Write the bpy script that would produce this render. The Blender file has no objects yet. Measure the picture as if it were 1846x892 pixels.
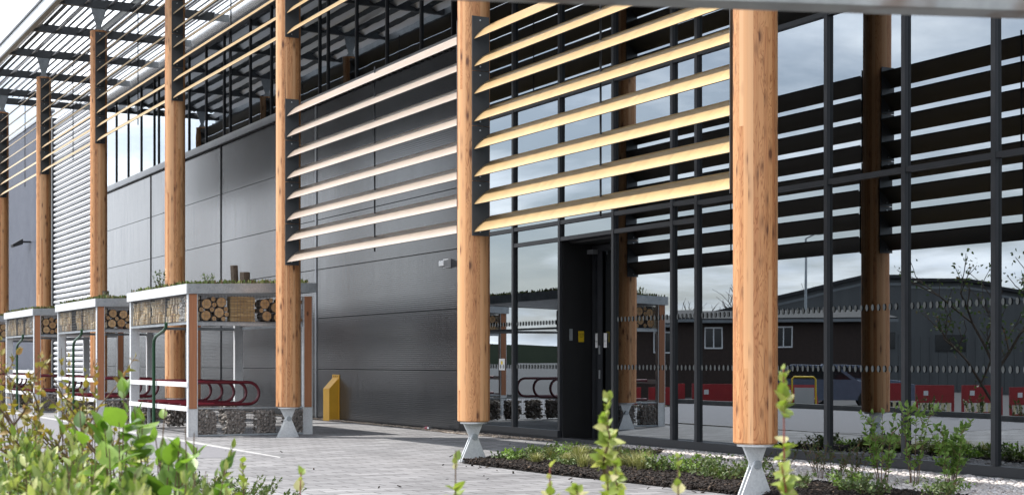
import bpy, math, random
import numpy as np
from mathutils import Vector, Matrix, Quaternion
R = math.radians
SC = bpy.context.scene
COL = SC.collection

# ------------------------------------------------------------------ camera
cam = bpy.data.cameras.new('camera'); CAM = bpy.data.objects.new('camera', cam); COL.objects.link(CAM)
CAM.location = (9.733, -7.507, 1.108)
CAM.rotation_euler = (R(90), 0, R(180) - 0.4953 - R(90))
cam.sensor_fit = 'HORIZONTAL'; cam.sensor_width = 36; cam.lens = 36 * 2689.4 / 1846
cam.shift_y = 205.2 / 1846
cam.clip_start = 0.05; cam.clip_end = 3000
cam.dof.use_dof = True; cam.dof.focus_distance = 15.0; cam.dof.aperture_fstop = 8.0
SC.camera = CAM

# ------------------------------------------------------------------ light
SUN_AZ, SUN_EL = 234.0, 60.0
world = bpy.data.worlds.new('World'); SC.world = world; world.use_nodes = True
def build_world():
    nt = world.node_tree; N = nt.nodes; L = nt.links; N.clear()
    out = N.new('ShaderNodeOutputWorld'); bg = N.new('ShaderNodeBackground'); bg.inputs['Strength'].default_value = 0.12
    sky = N.new('ShaderNodeTexSky'); sky.sky_type = 'NISHITA'; sky.sun_disc = False
    sky.sun_elevation = R(SUN_EL); sky.sun_rotation = R(90 - SUN_AZ); sky.dust_density = 1.5
    tc = N.new('ShaderNodeTexCoord'); sep = N.new('ShaderNodeSeparateXYZ'); L.new(tc.outputs['Generated'], sep.inputs[0])
    zz = N.new('ShaderNodeMath'); zz.operation = 'ADD'; zz.inputs[1].default_value = 0.16
    ab = N.new('ShaderNodeMath'); ab.operation = 'ABSOLUTE'; L.new(sep.outputs['Z'], ab.inputs[0]); L.new(ab.outputs[0], zz.inputs[0])
    dx = N.new('ShaderNodeMath'); dx.operation = 'DIVIDE'; dy = N.new('ShaderNodeMath'); dy.operation = 'DIVIDE'
    L.new(sep.outputs['X'], dx.inputs[0]); L.new(sep.outputs['Y'], dy.inputs[0]); L.new(zz.outputs[0], dx.inputs[1]); L.new(zz.outputs[0], dy.inputs[1])
    cb = N.new('ShaderNodeCombineXYZ'); L.new(dx.outputs[0], cb.inputs[0]); L.new(dy.outputs[0], cb.inputs[1]); cb.inputs[2].default_value = 7.7
    ns = N.new('ShaderNodeTexNoise'); ns.inputs['Scale'].default_value = 0.85; ns.inputs['Detail'].default_value = 9; ns.inputs['Roughness'].default_value = 0.58; ns.inputs['Distortion'].default_value = 0.25
    L.new(cb.outputs[0], ns.inputs['Vector'])
    rp = N.new('ShaderNodeValToRGB'); rp.color_ramp.elements[0].position = 0.41; rp.color_ramp.elements[1].position = 0.56; rp.color_ramp.elements[0].color = (.27, .27, .27, 1)
    L.new(ns.outputs['Fac'], rp.inputs[0])
    n2 = N.new('ShaderNodeTexNoise'); n2.inputs['Scale'].default_value = 2.6; n2.inputs['Detail'].default_value = 6; L.new(cb.outputs[0], n2.inputs['Vector'])
    r2 = N.new('ShaderNodeValToRGB'); r2.color_ramp.elements[0].position = 0.3; r2.color_ramp.elements[1].position = 0.7
    r2.color_ramp.elements[0].color = (11.6, 12.8, 14.6, 1); r2.color_ramp.elements[1].color = (20.5, 20.8, 21.2, 1); L.new(n2.outputs['Fac'], r2.inputs[0])
    mx = N.new('ShaderNodeMix'); mx.data_type = 'RGBA'
    L.new(rp.outputs[0], mx.inputs['Factor']); L.new(sky.outputs[0], mx.inputs['A']); L.new(r2.outputs[0], mx.inputs['B'])
    L.new(mx.outputs['Result'], bg.inputs['Color']); L.new(bg.outputs[0], out.inputs[0])
build_world()
sl = bpy.data.lights.new('sun', 'SUN'); sl.energy = 5.0; sl.angle = R(0.8); sl.color = (1.0, 0.95, 0.88)
SUN = bpy.data.objects.new('sun', sl); COL.objects.link(SUN)
sd = Vector((math.cos(R(SUN_EL)) * math.cos(R(SUN_AZ)), math.cos(R(SUN_EL)) * math.sin(R(SUN_AZ)), math.sin(R(SUN_EL))))
SUN.rotation_euler = (-sd).to_track_quat('-Z', 'Y').to_euler(); SUN.location = (0, -20, 30)
vs = SC.view_settings; vs.view_transform = 'Standard'; vs.look = 'None'; vs.exposure = 0.28; vs.gamma = 1.0; vs.use_curve_mapping = False
cy = SC.cycles; cy.use_denoising = True; cy.max_bounces = 8; cy.diffuse_bounces = 3; cy.glossy_bounces = 5; cy.transmission_bounces = 4; cy.transparent_max_bounces = 12
cy.sample_clamp_indirect = 6.0; cy.caustics_reflective = False; cy.caustics_refractive = False

# ------------------------------------------------------------------ node helpers and materials
M = {}
class NT:
    def __init__(s, name):
        s.m = bpy.data.materials.new(name); s.m.use_nodes = True; s.t = s.m.node_tree; s.t.nodes.clear()
        s.out = s.t.nodes.new('ShaderNodeOutputMaterial'); M[name] = s.m
    def n(s, kind, **kw):
        nd = s.t.nodes.new('ShaderNode' + kind)
        for k, v in kw.items():
            if k in nd.inputs.keys(): s.set(nd.inputs[k], v)
            else: setattr(nd, k, v)
        return nd
    def set(s, inp, v):
        if isinstance(v, bpy.types.NodeSocket): s.t.links.new(v, inp)
        else: inp.default_value = v
    def math(s, op, a, b=None, c=None):
        nd = s.t.nodes.new('ShaderNodeMath'); nd.operation = op
        for i, v in enumerate((a, b, c)):
            if v is not None: s.set(nd.inputs[i], v)
        return nd.outputs[0]
    def mix(s, f, a, b, mode='MIX'):
        nd = s.t.nodes.new('ShaderNodeMix'); nd.data_type = 'RGBA'; nd.blend_type = mode
        s.set(nd.inputs['Factor'], f); s.set(nd.inputs['A'], a); s.set(nd.inputs['B'], b); return nd.outputs['Result']
    def ramp(s, f, stops):
        nd = s.t.nodes.new('ShaderNodeValToRGB'); cr = nd.color_ramp
        while len(cr.elements) < len(stops): cr.elements.new(0.5)
        for e, (p, c) in zip(cr.elements, stops):
            e.position = p; e.color = c if len(c) == 4 else (*c, 1)
        s.set(nd.inputs[0], f); return nd.outputs[0]
    def coord(s, scale=(1, 1, 1), which='Object', off=None):
        tc = s.n('TexCoord'); mp = s.n('Mapping'); s.t.links.new(tc.outputs[which], mp.inputs['Vector'])
        mp.inputs['Scale'].default_value = scale
        if off is not None: s.set(mp.inputs['Location'], off)
        return mp.outputs[0]
    def noise(s, vec, scale, detail=4, rough=.55, dist=0):
        nd = s.n('TexNoise'); s.t.links.new(vec, nd.inputs['Vector']); nd.inputs['Scale'].default_value = scale
        nd.inputs['Detail'].default_value = detail; nd.inputs['Roughness'].default_value = rough; nd.inputs['Distortion'].default_value = dist
        return nd.outputs['Fac']
    def bump(s, h, strength, dist=.01):
        nd = s.n('Bump'); s.set(nd.inputs['Height'], h); nd.inputs['Strength'].default_value = strength; nd.inputs['Distance'].default_value = dist
        return nd.outputs[0]
    def pbr(s, col, rough=.5, metal=0., normal=None, **kw):
        b = s.n('BsdfPrincipled'); s.set(b.inputs['Base Color'], (*col, 1) if isinstance(col, tuple) and len(col) == 3 else col)
        s.set(b.inputs['Roughness'], rough); s.set(b.inputs['Metallic'], metal)
        if normal is not None: s.set(b.inputs['Normal'], normal)
        for k, v in kw.items(): s.set(b.inputs[k], v)
        s.t.links.new(b.outputs[0], s.out.inputs[0]); return b

def simple(name, c1, c2=None, scale=6., rough=.5, metal=0., bump=0., r2=None, detail=5, which='Object', stretch=(1, 1, 1)):
    t = NT(name); v = t.coord(stretch, which); f = t.noise(v, scale, detail)
    c2 = c2 or tuple(x * .8 for x in c1)
    col = t.ramp(f, [(.3, c1), (.7, c2)])
    rr = t.ramp(f, [(.3, (rough,) * 3), (.7, (r2,) * 3)]) if r2 is not None else rough
    nb = t.bump(f, bump, .01) if bump else None
    t.pbr(col, rr, metal, nb); return t.m

def make_wood(name, pale, mid, deep):
    t = NT(name); oi = t.n('ObjectInfo'); rnd = oi.outputs['Random']
    tc = t.n('TexCoord'); sep = t.n('SeparateXYZ'); t.t.links.new(tc.outputs['Object'], sep.inputs[0])
    x, y, z = sep.outputs
    off = t.math('MULTIPLY', rnd, 50.)
    th = t.math('ARCTAN2', y, x)
    st = t.math('FLOOR', t.math('ADD', t.math('MULTIPLY', th, 4.3), off))      # staves round the log
    zj = t.math('FLOOR', t.math('ADD', t.math('MULTIPLY', z, .19), t.math('MULTIPLY', st, 3.37)))
    wn = t.n('TexWhiteNoise', noise_dimensions='2D'); cbw = t.n('CombineXYZ'); t.set(cbw.inputs[0], st); t.set(cbw.inputs[1], zj); t.t.links.new(cbw.outputs[0], wn.inputs['Vector'])
    tone = wn.outputs['Value']
    cb = t.n('CombineXYZ'); t.set(cb.inputs[0], t.math('ADD', x, off)); t.set(cb.inputs[1], t.math('ADD', y, t.math('MULTIPLY', tone, 9.))); t.set(cb.inputs[2], z)
    mp = t.n('Mapping'); t.t.links.new(cb.outputs[0], mp.inputs[0]); mp.inputs['Scale'].default_value = (1, 1, .06)
    g1 = t.noise(mp.outputs[0], 26, 5, .6, .6)
    mp2 = t.n('Mapping'); t.t.links.new(cb.outputs[0], mp2.inputs[0]); mp2.inputs['Scale'].default_value = (1, 1, .12)
    g2 = t.noise(mp2.outputs[0], 9, 3, .5, 1.4)
    rings = t.math('PINGPONG', t.math('MULTIPLY', g2, 14.), .5)
    col = t.ramp(t.math('ADD', t.math('MULTIPLY', tone, .55), t.math('MULTIPLY', g1, .5)), [(.12, pale), (.5, mid), (.95, deep)])
    gr = t.ramp(rings, [(.0, (.42, .26, .16)), (.10, (.8, .7, .6)), (.24, (1, 1, 1))])
    ra = t.math('GREATER_THAN', tone, .35)
    col = t.mix(t.math('MULTIPLY', ra, .75), col, gr, 'MULTIPLY')
    fine = t.ramp(g1, [(.35, (.82, .76, .7)), (.6, (1, 1, 1))])
    col = t.mix(.7, col, fine, 'MULTIPLY')
    mk = t.n('Mapping'); t.t.links.new(cb.outputs[0], mk.inputs[0]); mk.inputs['Scale'].default_value = (1, 1, .45)
    vo = t.n('TexVoronoi'); t.t.links.new(mk.outputs[0], vo.inputs['Vector']); vo.inputs['Scale'].default_value = 8.0
    kn = t.ramp(vo.outputs['Distance'], [(.105, (1, 1, 1)), (.17, (.55, .55, .55)), (.25, (.22, .22, .22)), (.38, (0, 0, 0))])
    sepc = t.n('SeparateColor'); t.t.links.new(vo.outputs['Color'], sepc.inputs[0])
    sel = t.math('GREATER_THAN', sepc.outputs[0], .12)
    kf = t.math('MULTIPLY', t.math('MULTIPLY', kn, sel), .95)
    col = t.mix(kf, col, (.11, .035, .012, 1))
    seam = t.math('PINGPONG', t.math('ADD', t.math('MULTIPLY', th, 4.3), off), .5)
    sm = t.ramp(seam, [(.0, (.7, .62, .55)), (.03, (1, 1, 1))])
    col = t.mix(.3, col, sm, 'MULTIPLY')
    mc = t.n('Mapping'); t.t.links.new(cb.outputs[0], mc.inputs[0]); mc.inputs['Scale'].default_value = (1, 1, .025)
    ck = t.ramp(t.noise(mc.outputs[0], 42, 2, .4), [(.70, (0, 0, 0)), (.74, (1, 1, 1))])
    col = t.mix(t.math('MULTIPLY', ck, .75), col, (.10, .04, .018, 1))
    wt = t.noise(t.coord((1.5, 1.5, .22)), 1.6, 4, .6)
    col = t.mix(.3, col, t.ramp(wt, [(.32, (.72, .70, .68)), (.6, (1.06, 1.04, 1.02))]), 'MULTIPLY')
    t.pbr(col, .62, 0, t.bump(t.math('ADD', g1, kf), .25, .004))
make_wood('larch', (.76, .475, .27), (.62, .315, .135), (.43, .16, .058))

def make_plank(name, c1, c2):
    t = NT(name); v = t.coord((1, 1, .05)); g = t.noise(v, 34, 5, .6, .5)
    v2 = t.coord((1, 1, .5)); vo = t.n('TexVoronoi'); t.t.links.new(v2, vo.inputs['Vector']); vo.inputs['Scale'].default_value = 5
    kn = t.ramp(vo.outputs['Distance'], [(.06, (1, 1, 1)), (.11, (0, 0, 0))])
    col = t.mix(kn, t.ramp(g, [(.3, c1), (.7, c2)]), (.12, .05, .025, 1)); t.pbr(col, .7)
make_plank('post_timber', (.44, .20, .10), (.33, .135, .065))

def make_glass(name, wscale, wstr, refl, tint, stretch=(1, 1, 1)):
    t = NT(name); v = t.coord(stretch); oi = t.n('ObjectInfo')
    ad = t.n('VectorMath', operation='ADD'); t.t.links.new(v, ad.inputs[0]); cb = t.n('CombineXYZ'); t.set(cb.inputs[0], t.math('MULTIPLY', oi.outputs['Random'], 40.)); t.set(cb.inputs[1], t.math('MULTIPLY', oi.outputs['Random'], 13.)); t.t.links.new(cb.outputs[0], ad.inputs[1])
    h = t.noise(ad.outputs[0], wscale, 2, .4)
    nb = t.bump(h, wstr, .02)
    g = t.n('BsdfGlossy'); g.inputs['Color'].default_value = (.87, .94, 1, 1); g.inputs['Roughness'].default_value = 0.004; t.t.links.new(nb, g.inputs['Normal'])
    tr = t.n('BsdfTransparent'); tr.inputs['Color'].default_value = (*tint, 1)
    fr = t.n('Fresnel'); fr.inputs['IOR'].default_value = 1.5
    ms = t.n('MixShader'); t.set(ms.inputs[0], t.math('MINIMUM', t.math('ADD', t.math('MULTIPLY', fr.outputs[0], .9), refl), .97))
    t.t.links.new(tr.outputs[0], ms.inputs[1]); t.t.links.new(g.outputs[0], ms.inputs[2]); t.t.links.new(ms.outputs[0], t.out.inputs[0])
make_glass('glass', .8, .022, .30, (.13, .155, .16))
make_glass('ribbon_glass', 1.1, .06, .28, (.15, .17, .18), (1, 1, 1.7))

def make_cladding():
    t = NT('cladding'); tc = t.n('TexCoord'); sep = t.n('SeparateXYZ'); t.t.links.new(tc.outputs['Object'], sep.inputs[0])
    w = t.math('PINGPONG', t.math('MULTIPLY', sep.outputs[2], 1 / .034), .5)
    w = t.math('SMOOTH_MIN', w, .36, .1)
    v = t.coord((.5, 1, 1)); f = t.noise(v, 1.1, 3)
    vs_ = t.coord((6, 1, .25)); st = t.noise(vs_, 2.2, 4)
    hh = t.math('ADD', w, t.math('MULTIPLY', f, 1.2))
    col = t.ramp(t.math('ADD', t.math('MULTIPLY', f, .5), t.math('MULTIPLY', st, .5)), [(.35, (.042, .045, .050)), (.65, (.062, .066, .072))])
    b = t.pbr(col, t.ramp(st, [(.3, (.16,) * 3), (.7, (.26,) * 3)]), .4, t.bump(hh, .12, .012)); b.inputs['IOR'].default_value = 1.7
make_cladding()
simple('flashing', (.33, .345, .36), (.27, .28, .30), 2., .4, .6)
simple('silver_metal', (.80, .81, .83), (.72, .73, .75), 3., .34, .75, stretch=(.2, 1, 1))
simple('silver_panel', (.80, .81, .83), (.74, .75, .77), 1., .26, .8)
simple('blue_cladding', (.17, .18, .215), (.145, .155, .19), 2., .42, .35)
simple('frame_grey', (.026, .028, .033), (.02, .022, .026), 5., .45, .0)
simple('dark_plate', (.075, .08, .085), (.06, .065, .07), 3., .45, .4)
simple('beam_grey', (.085, .09, .095), (.07, .075, .08), 3., .45, .4)
simple('black', (.012, .012, .013), (.009, .009, .01), 3., .5)
simple('interior', (.06, .065, .065), (.045, .05, .05), 1., .8)
simple('interior_floor', (.09, .09, .09), (.07, .07, .075), 2., .45)
def make_blade(name, c1, c2):
    t = NT(name); oi = t.n('ObjectInfo'); f = t.noise(t.coord((.25, 1, 1)), 3., 4, .6); st = t.noise(t.coord((9, 1, 1)), 1.5, 4, .6)
    col = t.mix(.5, t.ramp(t.math('ADD', t.math('MULTIPLY', f, .6), t.math('MULTIPLY', oi.outputs['Random'], .4)), [(.25, c1), (.75, c2)]), t.ramp(st, [(.3, (.82, .82, .82)), (.6, (1, 1, 1))]), 'MULTIPLY')
    b = t.pbr(col, t.ramp(st, [(.3, (.46,) * 3), (.7, (.36,) * 3)]), .95); b.inputs['Coat Weight'].default_value = .9; b.inputs['Coat Roughness'].default_value = .38
make_blade('champagne', (.72, .50, .24), (.64, .44, .20)); make_blade('champagne_rose', (.60, .49, .40), (.53, .43, .345))
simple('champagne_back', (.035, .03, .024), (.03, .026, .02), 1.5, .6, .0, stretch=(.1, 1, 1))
def make_galv(name, a, b, metal=.55):
    t = NT(name); v = t.coord(); vo = t.n('TexVoronoi'); t.t.links.new(v, vo.inputs['Vector']); vo.inputs['Scale'].default_value = 60
    sc = t.n('SeparateColor'); t.t.links.new(vo.outputs['Color'], sc.inputs[0]); f = t.noise(v, 7, 5, .6)
    col = t.ramp(t.math('ADD', t.math('MULTIPLY', sc.outputs[0], .3), t.math('MULTIPLY', f, .7)), [(.3, a), (.7, b)])
    t.pbr(col, t.ramp(f, [(.3, (.38,) * 3), (.7, (.58,) * 3)]), metal)
make_galv('galvanised', (.42, .45, .47), (.30, .33, .35))
make_galv('pale_galv', (.68, .70, .71), (.55, .57, .585), .25)
def make_rusty():
    t = NT('weathered_steel'); v = t.coord(); f = t.noise(v, 9, 6, .65); g = t.noise(v, 3.2, 4)
    col = t.mix(t.ramp(g, [(.60, (0, 0, 0)), (.70, (1, 1, 1))]), t.ramp(f, [(.3, (.40, .41, .40)), (.7, (.24, .25, .245))]), (.13, .075, .045, 1))
    t.pbr(col, .65, .25, t.bump(f, .3, .005))
make_rusty()
def make_paving():
    t = NT('paving'); v = t.coord(); tc_ = t.n('TexCoord'); mp_ = t.n('Mapping'); t.t.links.new(tc_.outputs['Object'], mp_.inputs[0]); mp_.inputs['Rotation'].default_value = (0, 0, R(90))
    br = t.n('TexBrick'); t.t.links.new(mp_.outputs[0], br.inputs['Vector']); br.offset = .5
    for k, val in (('Scale', 1.), ('Mortar Size', .008), ('Mortar Smooth', .2), ('Bias', 0.), ('Brick Width', .36), ('Row Height', .18)): br.inputs[k].default_value = val
    br.inputs['Color1'].default_value = (.30, .30, .31, 1); br.inputs['Color2'].default_value = (.20, .20, .208, 1); br.inputs['Mortar'].default_value = (.06, .06, .063, 1)
    f = t.noise(v, .55, 6, .6); g = t.noise(v, 45, 4, .6); k = t.noise(t.coord((2.2, .35, 1)), 2.4, 5, .6)
    col = t.mix(1., br.outputs['Color'], t.ramp(f, [(.3, (.78, .78, .79)), (.7, (1.1, 1.1, 1.1))]), 'MULTIPLY')
    col = t.mix(1., col, t.ramp(k, [(.35, (.80, .80, .80)), (.62, (1.06, 1.06, 1.06))]), 'MULTIPLY')
    col = t.mix(.6, col, t.ramp(g, [(.3, (.78, .78, .78)), (.65, (1.1, 1.1, 1.1))]), 'MULTIPLY')
    t.pbr(col, .8, 0, t.bump(t.math('ADD', t.math('MULTIPLY', br.outputs['Fac'], -1.), t.math('MULTIPLY', g, .6)), .5, .006))
make_paving()
simple('asphalt', (.075, .076, .08), (.05, .05, .053), 30., .85, bump=.3)
simple('lilac_paving', (.205, .205, .222), (.165, .165, .18), 12., .85, bump=.2)
simple('kerb_concrete', (.40, .40, .40), (.31, .31, .31), 8., .8)
simple('dark_kerb', (.16, .165, .165), (.11, .115, .115), 8., .8)
simple('plinth', (.30, .31, .32), (.24, .25, .26), 4., .75)
simple('soil', (.012, .008, .006), (.022, .015, .011), 25., .95, bump=.5)
def island(name, stops, rough=.8, bump=0., rnd_obj=False, translucent=0., spec=.5):
    t = NT(name); ge = t.n('NewGeometry'); oi = t.n('ObjectInfo')
    r = t.math('FRACT', t.math('ADD', ge.outputs['Random Per Island'], t.math('MULTIPLY', oi.outputs['Random'], 7.31))) if rnd_obj else ge.outputs['Random Per Island']
    col = t.ramp(r, stops); v = t.coord(); f = t.noise(v, 20, 4)
    col = t.mix(.5, col, t.ramp(f, [(.3, (.75, .75, .75)), (.7, (1.15, 1.15, 1.15))]), 'MULTIPLY')
    b = t.pbr(col, rough, 0, t.bump(f, bump, .004) if bump else None); b.inputs['Specular IOR Level'].default_value = spec
    if translucent:
        tl = t.n('BsdfTranslucent'); t.set(tl.inputs['Color'], t.mix(1., col, (1.3, 1.45, .7, 1), 'MULTIPLY'))
        ms = t.n('MixShader'); ms.inputs[0].default_value = translucent
        t.t.links.new(b.outputs[0], ms.inputs[1]); t.t.links.new(tl.outputs[0], ms.inputs[2]); t.t.links.new(ms.outputs[0], t.out.inputs[0])
island('pebbles', [(0, (.66, .62, .59)), (.35, (.52, .48, .47)), (.6, (.60, .58, .59)), (.85, (.42, .36, .33)), (1, (.74, .70, .68))], .7, .2)
island('warm_pebbles', [(0, (.50, .42, .34)), (.35, (.34, .26, .20)), (.6, (.44, .39, .35)), (.85, (.22, .16, .12)), (1, (.60, .54, .47))], .7, .2)
island('mulch', [(0, (.006, .004, .003)), (.5, (.015, .009, .007)), (.9, (.028, .017, .012)), (1, (.11, .075, .05))], .85, .3)
island('gabion_stone', [(0, (.15, .13, .115)), (.4, (.28, .25, .225)), (.75, (.20, .175, .155)), (.93, (.36, .33, .30)), (1, (.7, .68, .64))], .85, .3)
island('split_wood', [(0, (.80, .64, .40)), (.3, (.66, .48, .27)), (.6, (.84, .74, .56)), (.85, (.40, .26, .15)), (1, (.88, .82, .70))], .85, .3)
island('white_stone', [(0, (.72, .71, .68)), (1, (.60, .59, .56))], .8, .3)
island('reed', [(0, (.40, .28, .13)), (.5, (.27, .18, .085)), (1, (.50, .36, .18))], .8)
island('turf', [(0, (.07, .115, .025)), (.4, (.12, .17, .04)), (.75, (.13, .075, .035)), (1, (.22, .27, .08))], .8)
island('leaf_variegated', [(0, (.17, .24, .055)), (.35, (.09, .15, .035)), (.62, (.26, .32, .09)), (.9, (.46, .47, .19)), (1, (.05, .10, .025))], .45, 0, True, .3)
island('leaf_broad', [(0, (.10, .19, .03)), (.4, (.17, .28, .045)), (.75, (.22, .34, .06)), (1, (.07, .14, .03))], .42, 0, True, .35)
island('leaf_amber', [(0, (.20, .20, .04)), (.4, (.32, .24, .05)), (.75, (.14, .17, .04)), (1, (.40, .20, .06))], .5, 0, True, .3)
island('leaf_lime', [(0, (.30, .36, .07)), (.5, (.22, .30, .06)), (.8, (.40, .42, .12)), (1, (.48, .44, .24))], .5, 0, True, .35)
island('leaf_fresh', [(0, (.17, .28, .065)), (.5, (.25, .37, .10)), (1, (.11, .20, .045))], .45, 0, True, .35)
island('leaf_dark', [(0, (.035, .07, .02)), (.5, (.06, .10, .028)), (.9, (.09, .12, .035)), (1, (.16, .07, .03))], .5, 0, True, .25)
island('leaf_low', [(0, (.06, .10, .03)), (.5, (.10, .15, .05)), (1, (.15, .19, .07))], .5, 0, True, .25)
island('grass_straw', [(0, (.30, .29, .12)), (.5, (.20, .22, .08)), (1, (.46, .42, .23))], .6, 0, True, .25)
simple('stem_brown', (.14, .085, .045), (.09, .055, .03), 30., .8)
simple('stem_red', (.28, .05, .045), (.20, .06, .04), 30., .6)
simple('bark', (.10, .075, .055), (.05, .037, .028), 30., .9, bump=.6)
def make_endgrain():
    t = NT('log_end'); tc = t.n('TexCoord'); ln = t.n('VectorMath', operation='LENGTH')
    mp = t.n('Mapping'); t.t.links.new(tc.outputs['Object'], mp.inputs[0]); mp.inputs['Scale'].default_value = (0, 1, 1); t.t.links.new(mp.outputs[0], ln.inputs[0])
    v = t.coord(); f = t.noise(v, 40, 4); oi = t.n('ObjectInfo')
    rg = t.math('PINGPONG', t.math('MULTIPLY', ln.outputs['Value'], 9.), .5)
    col = t.mix(.45, t.ramp(oi.outputs['Random'], [(0, (.50, .32, .155)), (.5, (.42, .25, .11)), (1, (.58, .40, .21))]), t.ramp(rg, [(.1, (.55, .5, .45)), (.4, (1.1, 1.1, 1.1))]), 'MULTIPLY')
    col = t.mix(.5, col, t.ramp(f, [(.3, (.6, .6, .6)), (.65, (1.1, 1.1, 1.1))]), 'MULTIPLY'); t.pbr(col, .85)
make_endgrain()
simple('wire', (.16, .165, .17), (.12, .12, .125), 10., .5, .6)
simple('red_tube', (.115, .008, .018), (.09, .006, .014), 10., .3)
simple('green_pipe', (.008, .06, .022), (.006, .05, .018), 10., .3)
simple('yellow_steel', (.66, .36, .03), (.60, .32, .025), 6., .42)
simple('white_paint', (.78, .79, .80), (.70, .71, .72), 5., .4)
simple('bolt', (.6, .62, .63), None, 5., .35, .6)
simple('can_red', (.33, .035, .06), (.28, .03, .05), 5., .3)
simple('can_silver', (.75, .75, .76), None, 5., .25, .8)
simple('sign_yellow', (.80, .56, .02), None, 5., .5)
simple('sign_white', (.80, .80, .80), None, 5., .5)
simple('ink', (.02, .02, .022), None, 5., .6)
simple('dot_white', (.13, .14, .14), None, 5., .6)
simple('lamp_lens', (.80, .81, .82), (.70, .71, .72), 40., .25)
simple('brick', (.05, .034, .028), (.035, .024, .02), 8., .9)
simple('roof_dark', (.03, .031, .034), (.02, .021, .023), 3., .8)
simple('shed_wall', (.10, .108, .112), (.075, .08, .084), .6, .7, stretch=(3, 3, .2))
simple('eave_pale', (.20, .22, .235), None, 3., .6)
simple('barrier_red', (.34, .014, .018), (.27, .011, .014), 5., .5)
simple('barrier_stripe', (.80, .72, .45), None, 5., .5)
simple('car_paint', (.16, .20, .28), None, 5., .25, .5)
simple('car_glass', (.02, .022, .025), None, 5., .08)
simple('rubber', (.015, .015, .015), None, 5., .8)
simple('render_pale', (.55, .55, .54), (.48, .48, .47), 2., .85)
simple('hills', (.05, .065, .04), (.035, .05, .03), .05, .9)
t = NT('tube_light'); e = t.n('Emission'); e.inputs['Color'].default_value = (.9, 1, .96, 1); e.inputs['Strength'].default_value = 1.6; t.t.links.new(e.outputs[0], t.out.inputs[0])

# ------------------------------------------------------------------ mesh helpers
class MB:
    def __init__(s): s.v = []; s.f = []; s.mi = []
    def add(s, vs, fs, mi=0):
        b = len(s.v); s.v += [tuple(p) for p in vs]; s.f += [tuple(i + b for i in f) for f in fs]; s.mi += [mi] * len(fs); return s
    def box(s, x0, x1, y0, y1, z0, z1, mi=0):
        v = [(x, y, z) for z in (z0, z1) for y in (y0, y1) for x in (x0, x1)]
        return s.add(v, [(0, 2, 3, 1), (4, 5, 7, 6), (0, 1, 5, 4), (2, 6, 7, 3), (0, 4, 6, 2), (1, 3, 7, 5)], mi)
    def prism(s, poly, axis, a0, a1, mi=0):
        # poly: 2-D outline; axis 'x': (y,z) swept in x, 'y': (x,z), 'z': (x,y)
        def p(q, a): return {'x': (a, q[0], q[1]), 'y': (q[0], a, q[1]), 'z': (q[0], q[1], a)}[axis]
        n = len(poly); v = [p(q, a0) for q in poly] + [p(q, a1) for q in poly]
        f = [(i, (i + 1) % n, n + (i + 1) % n, n + i) for i in range(n)] + [tuple(range(n - 1, -1, -1)), tuple(range(n, 2 * n))]
        return s.add(v, f, mi)
    def tube(s, pts, r, n=8, closed=False, cap=True, mi=0):
        pts = [Vector(p) for p in pts]; k = len(pts); rr = r if isinstance(r, (list, tuple)) else [r] * k
        ref = None; vs = []
        for i, p in enumerate(pts):
            a = pts[(i - 1) % k] if (i > 0 or closed) else p; b = pts[(i + 1) % k] if (i < k - 1 or closed) else p
            t = (b - a).normalized()
            if ref is None: ref = Vector((0, 0, 1)) if abs(t.z) < .9 else Vector((1, 0, 0))
            u = (ref - t * ref.dot(t)).normalized(); ref = u; w = t.cross(u)
            vs += [p + (u * math.cos(q) + w * math.sin(q)) * rr[i] for q in (2 * math.pi * j / n for j in range(n))]
        fs = []
        for i in range(k if closed else k - 1):
            for j in range(n):
                a, b = i * n, ((i + 1) % k) * n; fs.append((a + j, a + (j + 1) % n, b + (j + 1) % n, b + j))
        if not closed and cap: fs += [tuple(range(n - 1, -1, -1)), tuple(range((k - 1) * n, k * n))]
        return s.add(vs, fs, mi)
    def cyl(s, c, r, z0, z1, n=24, axis='z', r2=None, mi=0):
        r2 = r if r2 is None else r2
        def p(q, a, rad):
            ca, sa = math.cos(q) * rad, math.sin(q) * rad
            return {'z': (c[0] + ca, c[1] + sa, a), 'x': (a, c[0] + ca, c[1] + sa), 'y': (c[0] + ca, a, c[1] + sa)}[axis]
        v = [p(2 * math.pi * j / n, z0, r) for j in range(n)] + [p(2 * math.pi * j / n, z1, r2) for j in range(n)]
        return s.add(v, [(j, (j + 1) % n, n + (j + 1) % n, n + j) for j in range(n)] + [tuple(range(n - 1, -1, -1)), tuple(range(n, 2 * n))], mi)
    def mesh(s, name, mats, smooth=False, fix=True):
        me = bpy.data.meshes.new(name); me.from_pydata(s.v, [], s.f)
        for m in (mats if isinstance(mats, (list, tuple)) else [mats]): me.materials.append(M[m])
        if any(s.mi): me.polygons.foreach_set('material_index', s.mi)
        me.update()
        if fix:
            import bmesh
            b = bmesh.new(); b.from_mesh(me); bmesh.ops.recalc_face_normals(b, faces=b.faces); b.to_mesh(me); b.free()
        if smooth:
            me.polygons.foreach_set('use_smooth', [True] * len(me.polygons))
            try: me.set_sharp_from_angle(angle=R(38))
            except Exception: pass
        return me
def link(name, data, parent=None, loc=(0, 0, 0), rot=None, scale=None):
    o = bpy.data.objects.new(name, data); COL.objects.link(o); o.parent = parent; o.location = loc
    if rot is not None: o.rotation_euler = rot
    if scale is not None: o.scale = scale if hasattr(scale, '__len__') else (scale,) * 3
    return o
def tag(o, label=None, cat=None, group=None, kind=None):
    if label: o['label'] = label
    if cat: o['category'] = cat
    if group: o['group'] = group
    if kind: o['kind'] = kind
    return o
def thing(name, loc, label, cat, group=None, rz=0):
    o = link(name, None, None, loc, (0, 0, rz)); o.empty_display_size = .2; return tag(o, label, cat, group)
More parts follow.
